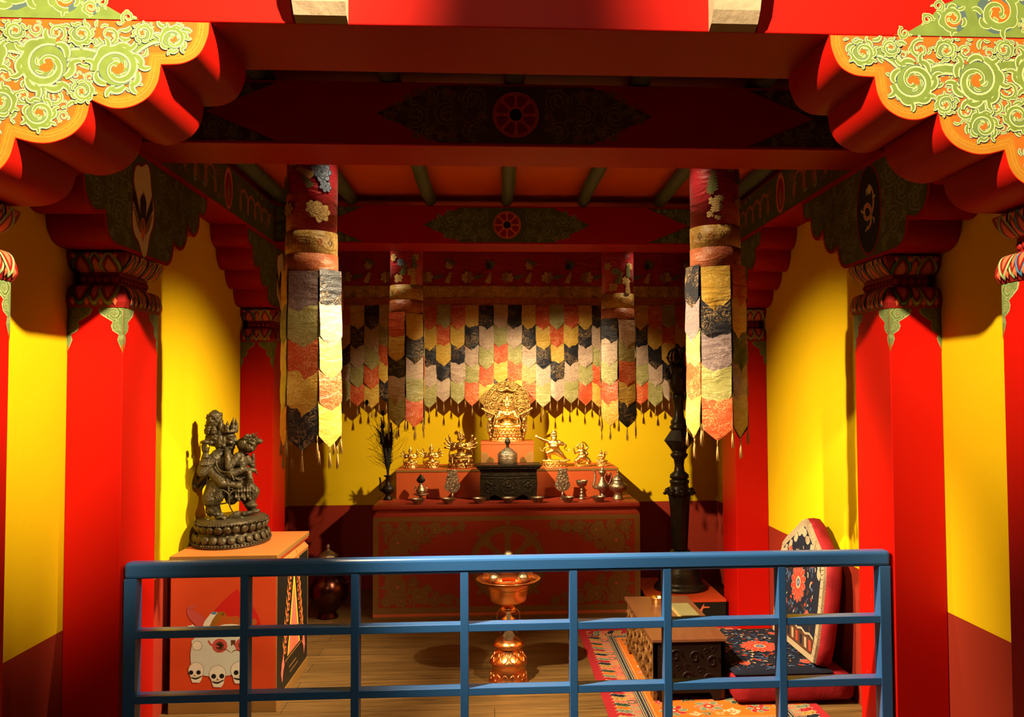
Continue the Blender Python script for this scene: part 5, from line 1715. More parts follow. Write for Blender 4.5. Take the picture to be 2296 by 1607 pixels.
# flame ornament in a dish
t = thing('flame_ornament', 'dark jewel-shaped ornament standing in a wide dish beside the left bowls', 'ornament', (-0.545, 6.55, ZA))
MB().lathe([(0.028, 0), (0.026, 0.012), (0.012, 0.020), (0.014, 0.032), (0.045, 0.040), (0.062, 0.048), (0.060, 0.052), (0.0, 0.050)], SILV, n=24).build('dish', t)
MB().lathe([(0.020, 0.050), (0.034, 0.062), (0.036, 0.078), (0.026, 0.095), (0.014, 0.112), (0.012, 0.120), (0.018, 0.124), (0.0, 0.128)], SILV, n=20).build('jewel_base', t)
MB().lathe([(0.008, 0.124), (0.030, 0.142), (0.033, 0.152), (0.022, 0.170), (0.008, 0.190), (0.0, 0.196)], IRON, n=16, sy=0.45).build('flame', t)
mb = MB()
for s in (-1, 1):
    mb.tube(curve([(s * 0.034, 0, 0.070), (s * 0.048, 0, 0.085), (s * 0.036, 0, 0.10), (s * 0.042, 0, 0.115)], 5), 0.004, SILV, 6)
mb.build('side_scrolls', t)
# goblet
t = thing('goblet', 'silver butter-lamp goblet on a knotted stem near the right end of the altar', 'goblet', (0.655, 6.50, ZA))
MB().lathe([(0.0, 0.088), (0.012, 0.09), (0.034, 0.102), (0.042, 0.122), (0.046, 0.138), (0.045, 0.141), (0.043, 0.138), (0.038, 0.120), (0.028, 0.106), (0.0, 0.098)], SILV, n=28).build('cup', t)
MB().lathe([(0.027, 0), (0.026, 0.008), (0.018, 0.016), (0.022, 0.022), (0.016, 0.030), (0.010, 0.040), (0.017, 0.048), (0.015, 0.054), (0.008, 0.062), (0.014, 0.068), (0.015, 0.074), (0.008, 0.082), (0.010, 0.090), (0.0, 0.090)], SILV, n=24).build('stem', t)
# spouted ewer
t = thing('spouted_ewer', 'silver long-necked ewer with spout and curved handle behind the lidded pot', 'ewer', (0.822, 6.60, ZA))
MB().lathe([(0.030, 0), (0.028, 0.008), (0.014, 0.022), (0.012, 0.034), (0.030, 0.052), (0.046, 0.072), (0.048, 0.090), (0.036, 0.112), (0.020, 0.130), (0.013, 0.150), (0.014, 0.170), (0.026, 0.182), (0.030, 0.196), (0.016, 0.206), (0.006, 0.214), (0.009, 0.224), (0.0, 0.232)], SILV, n=28).build('body', t)
c = curve([(-0.040, 0, 0.072), (-0.066, 0, 0.085), (-0.060, 0, 0.120), (-0.054, 0, 0.165), (-0.058, 0, 0.195), (-0.072, 0, 0.202)], 6)
MB().tube(c, taper(len(c), 0.013, 0.005), SILV, 8).build('spout', t)
c = curve([(0.018, 0, 0.150), (0.034, 0, 0.172), (0.058, 0, 0.188), (0.070, 0, 0.170), (0.064, 0, 0.130), (0.044, 0, 0.095)], 6)
MB().tube(c, 0.0042, SILV, 8).build('handle', t)
# lidded pot with chain
t = thing('lidded_pot', 'silver lidded jar on a flared foot with a hanging chain, right end of the altar', 'jar', (0.925, 6.48, ZA))
MB().lathe([(0.044, 0), (0.044, 0.006), (0.034, 0.020), (0.028, 0.045), (0.034, 0.055), (0.060, 0.072), (0.068, 0.092), (0.066, 0.108), (0.048, 0.122), (0.040, 0.130), (0.042, 0.140)], SILV, n=32).build('body', t)
MB().lathe([(0.044, 0.140), (0.045, 0.148), (0.036, 0.162), (0.020, 0.176), (0.008, 0.184), (0.006, 0.194), (0.012, 0.202), (0.010, 0.210), (0.0, 0.218)], SILV, n=28).build('lid', t)
mb = MB()
for k in range(14):
    t_ = k / 13
    rot = Matrix.Rotation(PI / 2 * (k % 2), 3, 'Z')
    mb.ell((0.070 + 0.006 * math.sin(t_ * PI), -0.01, 0.100 - 0.094 * t_), (0.0042, 0.0022, 0.0052), SILV, 6, rot)
mb.build('chain', t)
# feathered ewer
t = thing('feather_ewer', 'dark bronze ewer holding a bunch of peacock feathers, left end of the altar', 'ewer', (-0.796, 6.62, ZA))
MB().lathe([(0.036, 0), (0.034, 0.010), (0.018, 0.030), (0.018, 0.040), (0.042, 0.058), (0.050, 0.076), (0.044, 0.094), (0.026, 0.110), (0.018, 0.124), (0.016, 0.165), (0.030, 0.176), (0.032, 0.182), (0.014, 0.184), (0.0, 0.180)], IRON, n=28).build('body', t)
c = curve([(-0.040, 0, 0.066), (-0.060, 0, 0.085), (-0.056, 0, 0.130), (-0.062, 0, 0.168)], 6)
MB().tube(c, taper(len(c), 0.010, 0.006), IRON, 8).build('spout', t)
mb = MB()
rnd = random.Random(6)
for k in range(16):
    dx = rnd.uniform(-0.055, 0.055); H = rnd.uniform(0.40, 0.62)
    c = curve([(0, 0, 0.12), (dx * 0.25, rnd.uniform(-0.01, 0.01), 0.28), (dx * 0.8, rnd.uniform(-0.02, 0.02), 0.45), (dx * 1.1 - 0.01, rnd.uniform(-0.02, 0.02), H)], 7)
    mb.tube(c, [0.0028 + 0.0085 * math.sin(PI * min(1, (j / (len(c) - 1)) * 0.9 + 0.1)) * (1 if j > 5 else 0.3) for j in range(len(c))], FEATH, 6)
    for j in range(6, len(c) - 1):
        for s in (-1, 1):
            p = c[j]; L = rnd.uniform(0.015, 0.04)
            mb.tube([p, (p.x + s * L * 0.6, p.y, p.z + L * 0.5), (p.x + s * L, p.y, p.z + L * 1.2)], [0.0012, 0.0010, 0.0005], FEATH, 4)
# long loose barbs
for k in range(70):
    s = rnd.choice((-1, -1, 1)); z0_ = rnd.uniform(0.22, 0.50); L = rnd.uniform(0.05, 0.15)
    x0_ = rnd.uniform(-0.02, 0.02)
    c = curve([(x0_, 0, z0_), (x0_ + s * L * 0.6, rnd.uniform(-0.02, 0.02), z0_ + L * rnd.uniform(0.2, 0.8)), (x0_ + s * L * 1.05, 0, z0_ + L * rnd.uniform(0.4, 1.5))], 5)
    mb.tube(c, 0.0009, FEATHG, 4)
mb.build('peacock_plumes', t)
mb = MB()
for (x0_, zt_, dx) in ((-0.10, 0.74, -0.06), (-0.03, 0.56, -0.01), (-0.02, 0.66, -0.02), (0.02, 0.50, 0.0)):
    c = curve([(0, 0, 0.15), (x0_ * 0.3, 0, 0.35), (x0_, 0, zt_ - 0.12), (x0_ + dx, 0, zt_)], 6)
    mb.tube(c, 0.0014, FEATHG, 5)
    mb.ell((x0_ + dx, 0, zt_ - 0.01), (0.014, 0.004, 0.022), FEATH, 10)
    for k in range(14):
        a = PI * k / 13
        mb.tube([(x0_ + dx, 0, zt_ - 0.02), (x0_ + dx + 0.035 * math.cos(a), 0, zt_ - 0.02 + 0.05 * math.sin(a))], [0.0012, 0.0004], FEATHG, 4)
mb.build('eye_feathers', t)

# ------------------------------------------------------------------ valance and banners
CYC = 'OGKSE'


def tongue_mb(wd, h, m, thick=0.003, curl=0.004, wob=0.0):
    """pointed tongue, top edge at z=0, tip at -h; local x across, front towards -y"""
    mb = MB()
    n = 4
    rows = [(0.0, 1.0), (0.25, 1.0), (0.5, 1.0), (0.68, 1.0), (0.74, 0.98), (0.83, 0.66), (0.92, 0.34), (1.0, 0.02)]
    for side in (0, 1):
        i0 = len(mb.v)
        for (t_, ws) in rows:
            for k in range(n + 1):
                u = (k / n - 0.5)
                y = -curl * math.sin(PI * t_) - wob * math.sin(u * 5 + t_ * 4) * t_ + 0.003 * (2 * u) ** 2 + (thick if side else 0)
                mb.v.append((u * wd * ws, y, -h * t_))
        for j in range(len(rows) - 1):
            for k in range(n):
                a = i0 + j * (n + 1) + k
                mb.face((a, a + 1, a + n + 2, a + n + 1), m, True)
    return mb


def tassel_mb(L, m, seed=0):
    rnd = random.Random(seed)
    mb = MB()
    mb.tube([(0, 0, 0.004), (0, 0, -L * 0.3)], 0.0022, m, 6)
    for k in range(6):
        a = k * PI / 3
        mb.tube([(0, 0, -L * 0.28), (0.004 * math.cos(a), 0.004 * math.sin(a), -L * 0.6), (0.006 * math.cos(a) + rnd.uniform(-0.003, 0.003), 0.006 * math.sin(a), -L * rnd.uniform(0.9, 1.05))], [0.0022, 0.0024, 0.0012], m, 5)
    return mb


def flower(P, c, s, m1, m2, n=7, seed=0):
    rnd = random.Random(seed)
    for ringi, (rr, rad) in enumerate(((1.0, 0.42), (0.62, 0.34), (0.30, 0.28))):
        for k in range(n - ringi):
            a = 2 * PI * k / (n - ringi) + ringi * 0.5 + rnd.uniform(-0.2, 0.2)
            x = c[0] + s * rr * 0.62 * math.cos(a); y = c[1] + s * rr * 0.55 * math.sin(a)
            pts = []
            for q_ in range(11):
                b = 2 * PI * q_ / 11
                r_ = s * rad * (1 + 0.18 * math.cos(3 * b))
                pts.append((x + r_ * math.cos(b + a), y + r_ * math.sin(b + a)))
            P.poly(pts, m2)
            P.poly([(x + (p[0] - x) * 0.82, y + (p[1] - y) * 0.82) for p in pts], m1)
    P.disc(c, s * 0.16, m2, 9)


def leafspray(P, c, s, a, m):
    for k in range(7):
        t_ = k / 6
        x = c[0] + math.cos(a) * s * t_; y = c[1] + math.sin(a) * s * t_
        for sg in (-1, 1):
            P.comma(x, y, a + sg * 0.9, s * 0.32 * (1 - 0.4 * t_), sg * 0.4, ((m, 0, 1),), 0.2)
    P.ribbon([(c[0] + math.cos(a) * s * k / 6, c[1] + math.sin(a) * s * k / 6) for k in range(7)], s * 0.02, m)


FG = mat('gold thread flower', (0.72, 0.50, 0.20), 0.45, bump=0.3, bscale=200)
FGD = mat('dark gold thread', (0.36, 0.20, 0.06), 0.5)
FB = mat('blue silk flower', (0.30, 0.36, 0.46), 0.5)
FBD = mat('navy thread', (0.03, 0.06, 0.16), 0.5)
FGR = mat('green silk leaf', (0.16, 0.19, 0.07), 0.5)

# --- valance in front of the back wall
VX0, VX1, VY, VZ = -1.380, 1.606, 7.05, 2.285
NC = 26
W = (VX1 - VX0) / NC
va = thing('tongue_valance', 'wide valance of many coloured brocade tongues hanging before the back wall', 'valance', ((VX0 + VX1) / 2, VY, 1.50))
vc = Vector(va.location)
SE = ZC - 1.50


def wavy_sheet(x0, x1, z0, z1, y, m, amp=0.006, nx=60, nz=4, per=0.13, seed=0):
    mb = MB()
    for side in (0, 1):
        i0 = len(mb.v)
        for j in range(nz + 1):
            for k in range(nx + 1):
                x = x0 + (x1 - x0) * k / nx
                yy = y + amp * math.sin(2 * PI * x / per + seed) + amp * 0.6 * math.sin(2 * PI * x / per * 0.37 + seed * 2) + side * 0.003
                mb.v.append((x, yy, z0 + (z1 - z0) * j / nz))
        for j in range(nz):
            for k in range(nx):
                a = i0 + j * (nx + 1) + k
                mb.face((a, a + 1, a + nx + 2, a + nx + 1), m, True)
    return mb


hw = (VX1 - VX0) / 2
fb = wavy_sheet(-hw, hw, 2.463 - 1.5, 2.86 - 1.5, 0.0, SILKR, 0.004, 120).build('flower_band', va)
wavy_sheet(-hw, hw, 2.372 - 1.5, 2.466 - 1.5, -0.006, BRO['B'], 0.006, 160, per=0.09, seed=1).build('gold_band', va)
wavy_sheet(-hw, hw, 2.280 - 1.5, 2.375 - 1.5, -0.009, BRO['D'], 0.004, 120, seed=2).build('rust_band', va)
P = Paint(lambda u, v, h: (u, -0.010 - h - 0.0015 * math.sin(2 * PI * u / 0.13), v), 0.001)
for k in range(9):
    x = -1.30 + k * 0.325
    flower(P, (x, 1.035), 0.05, FG, FGD, 7, k); leafspray(P, (x + 0.06, 1.03), 0.07, 0.3, FGR); leafspray(P, (x + 0.16, 0.99), 0.08, 1.2, FG)
    flower(P, (x + 0.18, 1.13), 0.035, FB if k % 2 else FG, FBD if k % 2 else FGD, 6, k + 3); leafspray(P, (x + 0.22, 1.14), 0.07, 2.6, FGR)
P.build('woven_flowers', fb)
starts = 'SOGKSEOOEOGKSKGOEOGKSKGOEO'
TM = {}
for key in CYC + 'M':
    TM[key] = [tongue_mb(W * 1.04, 0.205, BRO[key], 0.003, 0.006, 0.003 * s).build('tongue', None) for s in (-1, 1)]
TS = [tassel_mb(0.085, TASS, s).build('tassel', None) for s in range(3)]
rnd = random.Random(14)
for i in range(NC):
    x = -hw + W * (i + 0.5)
    drop = 1.545 + 0.018 * ((i * 7) % 3 - 1)
    s_ = MB().box(x - W * 0.46, x + W * 0.46, 0.006, 0.009, drop + 0.06 - 1.5, 2.30 - 1.5, TASS).build('strip', va)
    st_i = CYC.index(starts[i])
    off = -0.012 + 0.030 * ((i * 5) % 4) / 3
    for r_ in range(5):
        key = CYC[(st_i + r_) % 5]
        src = TM[key][rnd.randint(0, 1)]
        o = src.copy(); COL.objects.link(o); o.parent = s_
        o.location = (x, -0.004 - 0.0028 * (4 - r_) - (0.002 if i % 2 else 0), 2.30 - 1.5 - 0.147 * r_ - off * (r_ + 1) * 0.25 * 1.3 + (0.06 if r_ == 0 else 0))
        if r_ == 0:
            o.scale = (1, 1, 1.0)
            o.location.z = 2.29 - 1.5 + 0.02 - off * 0.2
        o.rotation_euler = (rnd.uniform(-0.02, 0.02), rnd.uniform(-0.02, 0.02), rnd.uniform(-0.05, 0.05))
        o.name = 'tongue'
        last = o
    tipz = last.location.z - 0.205
    for dx, dz in ((0, 0.0), (W * 0.5, 0.05)):
        if i == NC - 1 and dx: continue
        o = TS[i % 3].copy(); COL.objects.link(o); o.parent = s_; o.name = 'tassel'
        o.location = (x + dx, last.location.y + 0.002, tipz + dz + 0.006)


# --- prismatic banners
def banner(x, y, rz, zf, zg, zr, zb, starts, label, small=False, seed=0):
    """zf flower band bottom, zg gold band bottom, zr rust band bottom, zb tongue tips"""
    R = 0.118
    t = thing('brocade_banner', label, 'banner', (x, y, zb), 0, 'cylindrical hanging brocade banners')
    top = 2.86 - zb
    cyl = lambda z0, z1, r, m, n=40: MB().lathe([(r, z0), (r * 1.004, (z0 + z1) / 2), (r, z1)], m, n=n, mod=lambda a, z: 1 + 0.012 * math.sin(a * 7 + seed + z * 9))
    f_ = cyl(zf - zb - 0.004, top, R, SILKR).build('flower_band', t)
    cyl(zg - zb - 0.004, zf - zb, R + 0.003, BRO['B']).build('gold_band', t)
    cyl(zr - zb - 0.004, zg - zb, R + 0.005, BRO['D']).build('rust_band', t)
    MB().tube([(0, 0, top - 0.005), (0, 0, ZC - zb)], 0.005, IRON, 8).build('hanging_rod', t)
    P = Paint(lambda u, v, h: ((R * 1.016 + h) * math.sin(u / R), -(R * 1.016 + h) * math.cos(u / R), v), 0.0012, 0.00003)
    b0 = zf - zb
    if seed == 1:
        fl = [(0.06, 0.085, 0.050, FG, FGD), (0.030, 0.105, 0.036, FG, FGD), (0.065, 0.275, 0.050, FB, FBD), (0.085, 0.21, 0.030, FB, FBD), (-0.07, 0.33, 0.035, FG, FGD), (-0.10, 0.10, 0.035, FG, FGD), (-0.03, 0.46, 0.04, FG, FGD)]
        sp = [(0.025, 0.25, 0.07, 2.6, FG), (0.02, 0.20, 0.06, 2.2, FGR), (-0.11, 0.17, 0.08, 1.7, FGR)]
    elif seed == 2:
        fl = [(-0.035, 0.115, 0.024, FG, FGD), (-0.012, 0.085, 0.022, FG, FGD), (-0.005, 0.125, 0.020, FG, FGD), (-0.05, 0.05, 0.018, FG, FGD), (-0.015, 0.035, 0.016, FG, FGD), (0.045, 0.285, 0.035, FG, FGD), (0.10, 0.11, 0.03, FG, FGD), (-0.045, 0.16, 0.018, FGR, FGD)]
        sp = [(-0.04, 0.16, 0.09, 1.5, FGR), (0.085, 0.2, 0.08, 1.4, FGR), (-0.03, 0.06, 0.07, 1.4, FG)]
    else:
        fl = [(-0.05, 0.045, 0.035, FG, FGD), (-0.03, 0.16, 0.030, FB, FBD), (0.05, 0.09, 0.035, FG, FGD), (0.08, 0.2, 0.03, FG, FGD), (-0.09, 0.2, 0.03, FG, FGD)]
        sp = [(-0.02, 0.07, 0.08, 1.2, FGR), (0.07, 0.12, 0.08, 1.7, FGR), (0.06, 0.0, 0.08, 1.6, FG)]
    for (u, v, s, m1, m2) in fl: flower(P, (u, b0 + v), s, m1, m2, 7, int(u * 100) + 20)
    for (u, v, s, a, m) in sp: leafspray(P, (u, b0 + v), s, a, m)
    P.build('woven_flowers', f_)
    P = Paint(lambda u, v, h: ((R * 1.016 + 0.003 + h) * math.sin(u / R), -(R * 1.016 + 0.003 + h) * math.cos(u / R), v), 0.0010)
    g0 = zg - zb
    for k in range(6):
        u = -0.16 + 0.055 * k
        P.ring((u, g0 + 0.055), 0.010, 0.002, PBRN2 if k % 2 else PSAL, 4, 0.018)
    P.build('woven_lozenges', f_)
    # six strips of five tongues
    N = 6
    wd = 0.140
    ap = wd / 2 / math.tan(PI / N)
    rows = 5
    step = (zr - zb - 0.20) / (rows - 1) * 1.0
    rnd = random.Random(seed)
    for i in range(N):
        a = rz + i * PI / 3
        nx, ny = math.sin(a), -math.cos(a)
        sp_ = MB()
        zt_ = zr - zb + 0.012
        rt = Matrix.Rotation(a, 4, 'Z')
        sp_.box(-wd * 0.47, wd * 0.47, -ap + 0.012, -ap + 0.015, 0.16, zt_, TASS)
        so = sp_.build('strip', t)
        so.rotation_euler = (0, 0, a)
        si = CYC.index(starts[i])
        last = None
        for r_ in range(rows):
            key = CYC[(si + r_) % 5]
            if key == 'S' and (small is False) and (i % 3 == 0 or seed == 2): key = 'M'
            flare = 0.010 * r_ / 4
            mbt = tongue_mb(wd * (0.97 + 0.04 * r_ / 4), 0.215 + step * 0.0, BRO[key], 0.003, 0.004 + 0.003 * rnd.random(), 0.005 * rnd.uniform(-1, 1))
            o = mbt.build('tongue', so)
            o.location = (0, -ap + 0.004 - flare - 0.0030 * (rows - 1 - r_), zt_ - 0.004 - step * r_ + (0.012 if i % 2 else 0))
            o.rotation_euler = (rnd.uniform(-0.02, 0.015), rnd.uniform(-0.015, 0.015), 0)
            last = o
        for dx, dz in ((0, -0.212), (wd / 2, -0.15)):
            o = tassel_mb(0.10, TASS, i).build('tassel', so)
            o.location = (dx, last.location.y + 0.001, last.location.z + dz)
    return t


banner(-0.863, 4.17, math.radians(-6), 2.357, 2.25, 2.157, 1.345, ['M', 'K', 'O', 'E', 'K', 'G'] if False else ['S', 'K', 'O', 'E', 'K', 'G'], 'big tongue banner hanging at left, with blue and gold flowers on crimson', False, 1)
banner(1.083, 4.17, math.radians(-14.6), 2.395, 2.29, 2.187, 1.375, ['G', 'O', 'S', 'E', 'S', 'K'], 'big tongue banner hanging at right, with pale gold blossoms on crimson', False, 2)
banner(-0.640, 6.42, math.radians(33), 2.385, 2.275, 2.165, 1.36, ['G', 'S', 'O', 'E', 'K', 'O'], 'rear tongue banner hanging before the valance, left of the buddha', True, 3)
banner(0.925, 6.42, math.radians(22), 2.325, 2.215, 2.12, 1.345, ['S', 'S', 'O', 'E', 'K', 'K'], 'rear tongue banner hanging before the valance, right of the buddha', True, 4)
# delete the unlinked-from-scene prototypes of the tongues and tassels
for lst in list(TM.values()) + [TS]:
    for o in lst:
        bpy.data.objects.remove(o)

# ------------------------------------------------------------------ copper lamp in the middle
t = thing('copper_lamp', 'tall polished copper butter lamp with wide brim standing on the floor', 'butter lamp', (0.078, 4.90, 0))
prof = [(0.108, 0), (0.112, 0.006), (0.106, 0.018), (0.098, 0.04), (0.092, 0.075), (0.092, 0.100), (0.104, 0.104), (0.105, 0.110), (0.092, 0.128), (0.078, 0.150), (0.068, 0.180), (0.066, 0.192), (0.086, 0.196), (0.087, 0.203), (0.074, 0.222), (0.050, 0.240), (0.030, 0.252), (0.022, 0.265)]
mb = MB(); mb.lathe(prof, COPPER, n=48)
for k in range(14):
    a = 2 * PI * k / 14
    for s in (-1, 1):
        c = [(0.103 * math.cos(a + s * 0.17 * math.sin(PI * j / 6)), 0.103 * math.sin(a + s * 0.17 * math.sin(PI * j / 6)), 0.014 + 0.042 * j / 6) for j in range(7)]
        c = [(x * (1 - 0.06 * (z - 0.014) / 0.04), y * (1 - 0.06 * (z - 0.014) / 0.04), z) for x, y, z in c]
        mb.tube(c, 0.0035, COPPER, 6)
for k in range(10):
    a = 2 * PI * k / 10
    for s in (-1, 1):
        c = [((0.100 - 0.027 * j / 6) * math.cos(a + s * 0.24 * math.sin(PI * (j + 0.3) / 7)), (0.100 - 0.027 * j / 6) * math.sin(a + s * 0.24 * math.sin(PI * (j + 0.3) / 7)), 0.117 + 0.052 * j / 6) for j in range(7)]
        mb.tube(c, 0.003, COPPER, 6)
mb.build('tiered_base', t)
mb = MB(); mb.lathe([(0.020, 0.262), (0.018, 0.30), (0.034, 0.33), (0.040, 0.345), (0.022, 0.355), (0.018, 0.368), (0.036, 0.378), (0.046, 0.386), (0.042, 0.404), (0.030, 0.414), (0.030, 0.424)], COPPER, n=32)
mb.build('stem', t)
mb = MB(); mb.lathe([(0.0, 0.424), (0.03, 0.424), (0.088, 0.432), (0.100, 0.446), (0.108, 0.490), (0.112, 0.520), (0.120, 0.542), (0.178, 0.560), (0.181, 0.563), (0.178, 0.566), (0.122, 0.553), (0.116, 0.540), (0.10, 0.46), (0.0, 0.45)], COPPER, n=56)
mb.tube([(0.1125 * math.cos(a), 0.1125 * math.sin(a), 0.510) for a in [2 * PI * k / 48 for k in range(49)]], 0.0016, BRASS, 6)
mb.build('bowl', t)
mb = MB(); mb.lathe([(0.120, 0.552), (0.124, 0.560), (0.118, 0.575), (0.085, 0.600), (0.040, 0.625), (0.030, 0.640), (0.0, 0.645)], COPPER, n=48)
mb.build('domed_lid', t)
mb = MB()
for k in range(8):
    a = -PI / 2 + k * PI / 4
    if k % 2 == 0:
        rot = Matrix.Rotation(a, 3, 'Z')
        b_ = bmesh.new(); bmesh.ops.create_cube(b_, size=1); bmesh.ops.bevel(b_, geom=b_.edges[:], offset=0.12, segments=2, affect='EDGES')
        mt = Matrix.Translation((0.118 * math.cos(a), 0.118 * math.sin(a), 0.582)) @ rot.to_4x4() @ Matrix.Rotation(-0.9, 4, 'Y') @ Matrix.Diagonal((0.05, 0.075, 0.016, 1))
        mb.bm(b_, COPPER, False, mt)
    else:
        mb.ell((0.112 * math.cos(a), 0.112 * math.sin(a), 0.582), (0.030, 0.030, 0.026), SILV, 14)
mb.build('silver_studs', t)
mb = MB(); mb.lathe([(0.012, 0.64), (0.010, 0.665), (0.020, 0.675), (0.026, 0.690), (0.024, 0.704), (0.012, 0.715), (0.0, 0.717)], SILV, n=20)
mb.build('knob', t)
mb = MB()
mb.box(-0.012, 0.012, -0.052, -0.048, 0.275, 0.385, SILV, 0.001)
mb.prism([(-0.032, 0.262), (-0.020, 0.286), (0.020, 0.286), (0.034, 0.262), (0.018, 0.238), (0.0, 0.225), (-0.018, 0.240)], lambda u, v: (u, -0.058, v), lambda u, v: (u, -0.052, v), SILV)
tag(mb.build('pendant_strip', t), 'silver strip with a lobed pendant hanging from the bowl')
mb = MB()
for s in (-1, 1):
    mb.tube(curve([(s * 0.04, 0, 0.40), (s * 0.062, 0, 0.37), (s * 0.060, 0, 0.31), (s * 0.045, 0, 0.262)], 6), 0.0016, BRASS, 6)
mb.build('side_wires', t)

# ------------------------------------------------------------------ dark pot behind the pedestal
t = thing('copper_urn', 'dark round copper urn with domed lid on the floor left of the altar', 'urn', (-1.19, 6.36, 0))
MB().lathe([(0.075, 0), (0.078, 0.01), (0.06, 0.03), (0.066, 0.05), (0.12, 0.10), (0.148, 0.17), (0.145, 0.235), (0.11, 0.29), (0.065, 0.325), (0.050, 0.345), (0.048, 0.40), (0.066, 0.42), (0.070, 0.43)], DCOP, n=40).build('body', t)
MB().lathe([(0.075, 0.43), (0.075, 0.438), (0.050, 0.455), (0.030, 0.47), (0.016, 0.478), (0.012, 0.49), (0.018, 0.50), (0.012, 0.512), (0.0, 0.525)], SILV, n=28).build('lid', t)
c = curve([(0.130, 0, 0.24), (0.17, 0, 0.27), (0.165, 0, 0.33), (0.19, 0, 0.40), (0.20, 0, 0.43)], 6)
MB().tube(c, taper(len(c), 0.018, 0.008), DCOP, 10).build('spout', t)

# ------------------------------------------------------------------ platform and candlestand at right
t = thing('low_plinth', 'low orange plinth painted with a skull and flame under the candlestand', 'plinth', (1.347, 6.42, 0))
MB().box(-0.265, 0.265, -0.39, 0.36, 0, 0.135, PBLACK, 0.002).build('body', t)
MB().box(-0.268, 0.268, -0.393, 0.363, 0.135, 0.152, PEDR, 0.002).build('orange_top', t)
P = Paint(lambda u, v, h: (u, -0.39 - h, v), 0.001)
P.disc((-0.085, 0.075), 0.042, PWHITE, 18); P.poly([(-0.105, 0.05), (-0.06, 0.05), (-0.06, 0.015), (-0.10, 0.02)], PWHITE)
P.disc((-0.062, 0.068), 0.014, PBLACK, 12); P.disc((-0.105, 0.068), 0.014, PBLACK, 12)
cc = curve([(-0.02, 0.03, 0), (0.02, 0.028, 0), (0.045, 0.07, 0), (0.08, 0.062, 0), (0.10, 0.098, 0), (0.15, 0.10, 0)], 5)
P.ribbon([(p.x, p.y) for p in cc], taper(len(cc), 0.013, 0.003, 0.6), PSAL)
P.ring((-0.015, 0.045), 0.014, 0.006, PSAL, 12)
P.ribbon([(0.098, 0.098), (0.11, 0.125)], [0.008, 0.001], PSAL)
P.build('skull_and_flame', t)
t = thing('candlestand', 'tall black turned metal candlestand with crown top, right of the altar', 'candlestand', (1.372, 6.40, 0.152))
MB().lathe([(0.195, 0), (0.195, 0.02), (0.175, 0.04), (0.160, 0.05), (0.165, 0.07), (0.150, 0.14), (0.125, 0.20), (0.115, 0.24), (0.085, 0.26), (0.070, 0.28), (0.0, 0.28)], BLACKM, n=44).build('base', t)
MB().lathe([(0.050, 0.28), (0.056, 0.29), (0.074, 0.60), (0.084, 0.685), (0.0, 0.69)], BLACKM, n=12, smooth=False).build('tapered_shaft', t)
mb = MB(); mb.lathe([(0.084, 0.68), (0.098, 0.695), (0.090, 0.715), (0.070, 0.74), (0.064, 0.765), (0.072, 0.775), (0.072, 0.795), (0.048, 0.805)], BLACKM, n=24)
for k in range(8):
    a = k * PI / 4
    mb.ell((0.090 * math.cos(a), 0.090 * math.sin(a), 0.715), (0.022, 0.022, 0.024), BLACKM, 8); mb.ell((0.108 * math.cos(a), 0.108 * math.sin(a), 0.698), (0.016, 0.016, 0.012), BLACKM, 8)
mb.build('lotus_collar', t)
mb = MB(); mb.lathe([(0.050, 0.80), (0.070, 0.81), (0.070, 0.835), (0.040, 0.86), (0.034, 0.90), (0.040, 0.945), (0.062, 0.97), (0.066, 0.985), (0.050, 1.0), (0.062, 1.01), (0.0, 1.012)], BLACKM, n=28)
mb.build('lower_baluster', t)
mb = MB()
# faceted knop
top, bot = 1.165, 1.008
i = mb.add([(0.052 * math.cos(a), 0.052 * math.sin(a), bot) for a in [k * PI / 4 for k in range(8)]])
j = mb.add([(0.112 * math.cos(a), 0.112 * math.sin(a), 1.088) if k % 2 == 0 else (0.082 * math.cos(a), 0.082 * math.sin(a), 1.088) for k, a in enumerate([k * PI / 4 for k in range(8)])])
l = mb.add([(0.058 * math.cos(a), 0.058 * math.sin(a), top) for a in [k * PI / 4 for k in range(8)]])
for k in range(8):
    mb.face((i + k, i + (k + 1) % 8, j + (k + 1) % 8, j + k), BLACKM); mb.face((j + k, j + (k + 1) % 8, l + (k + 1) % 8, l + k), BLACKM)
mb.face([i + k for k in range(8)][::-1], BLACKM); mb.face([l + k for k in range(8)], BLACKM)
mb.build('faceted_knop', t)
mb = MB(); mb.lathe([(0.056, 1.165), (0.068, 1.175), (0.070, 1.19), (0.056, 1.205), (0.062, 1.215), (0.060, 1.23), (0.042, 1.255), (0.034, 1.31), (0.040, 1.37), (0.050, 1.40), (0.050, 1.42), (0.040, 1.43)], BLACKM, n=28)
mb.build('upper_baluster', t)
mb = MB(); mb.lathe([(0.040, 1.425), (0.062, 1.46), (0.074, 1.51), (0.072, 1.55), (0.060, 1.585), (0.056, 1.60), (0.064, 1.61), (0.060, 1.635), (0.040, 1.65), (0.0, 1.655)], BLACKM, n=28)
for k in range(6):
    a = k * PI / 3 + 0.3
    mb.ell((0.085 * math.cos(a), 0.085 * math.sin(a), 1.57), (0.020, 0.020, 0.034), BLACKM, 8)
    mb.tube(curve([(0.08 * math.cos(a), 0.08 * math.sin(a), 1.56), (0.105 * math.cos(a), 0.105 * math.sin(a), 1.60), (0.085 * math.cos(a), 0.085 * math.sin(a), 1.62)], 4), 0.007, BLACKM, 6)
mb.build('urn_top', t)
mb = MB()
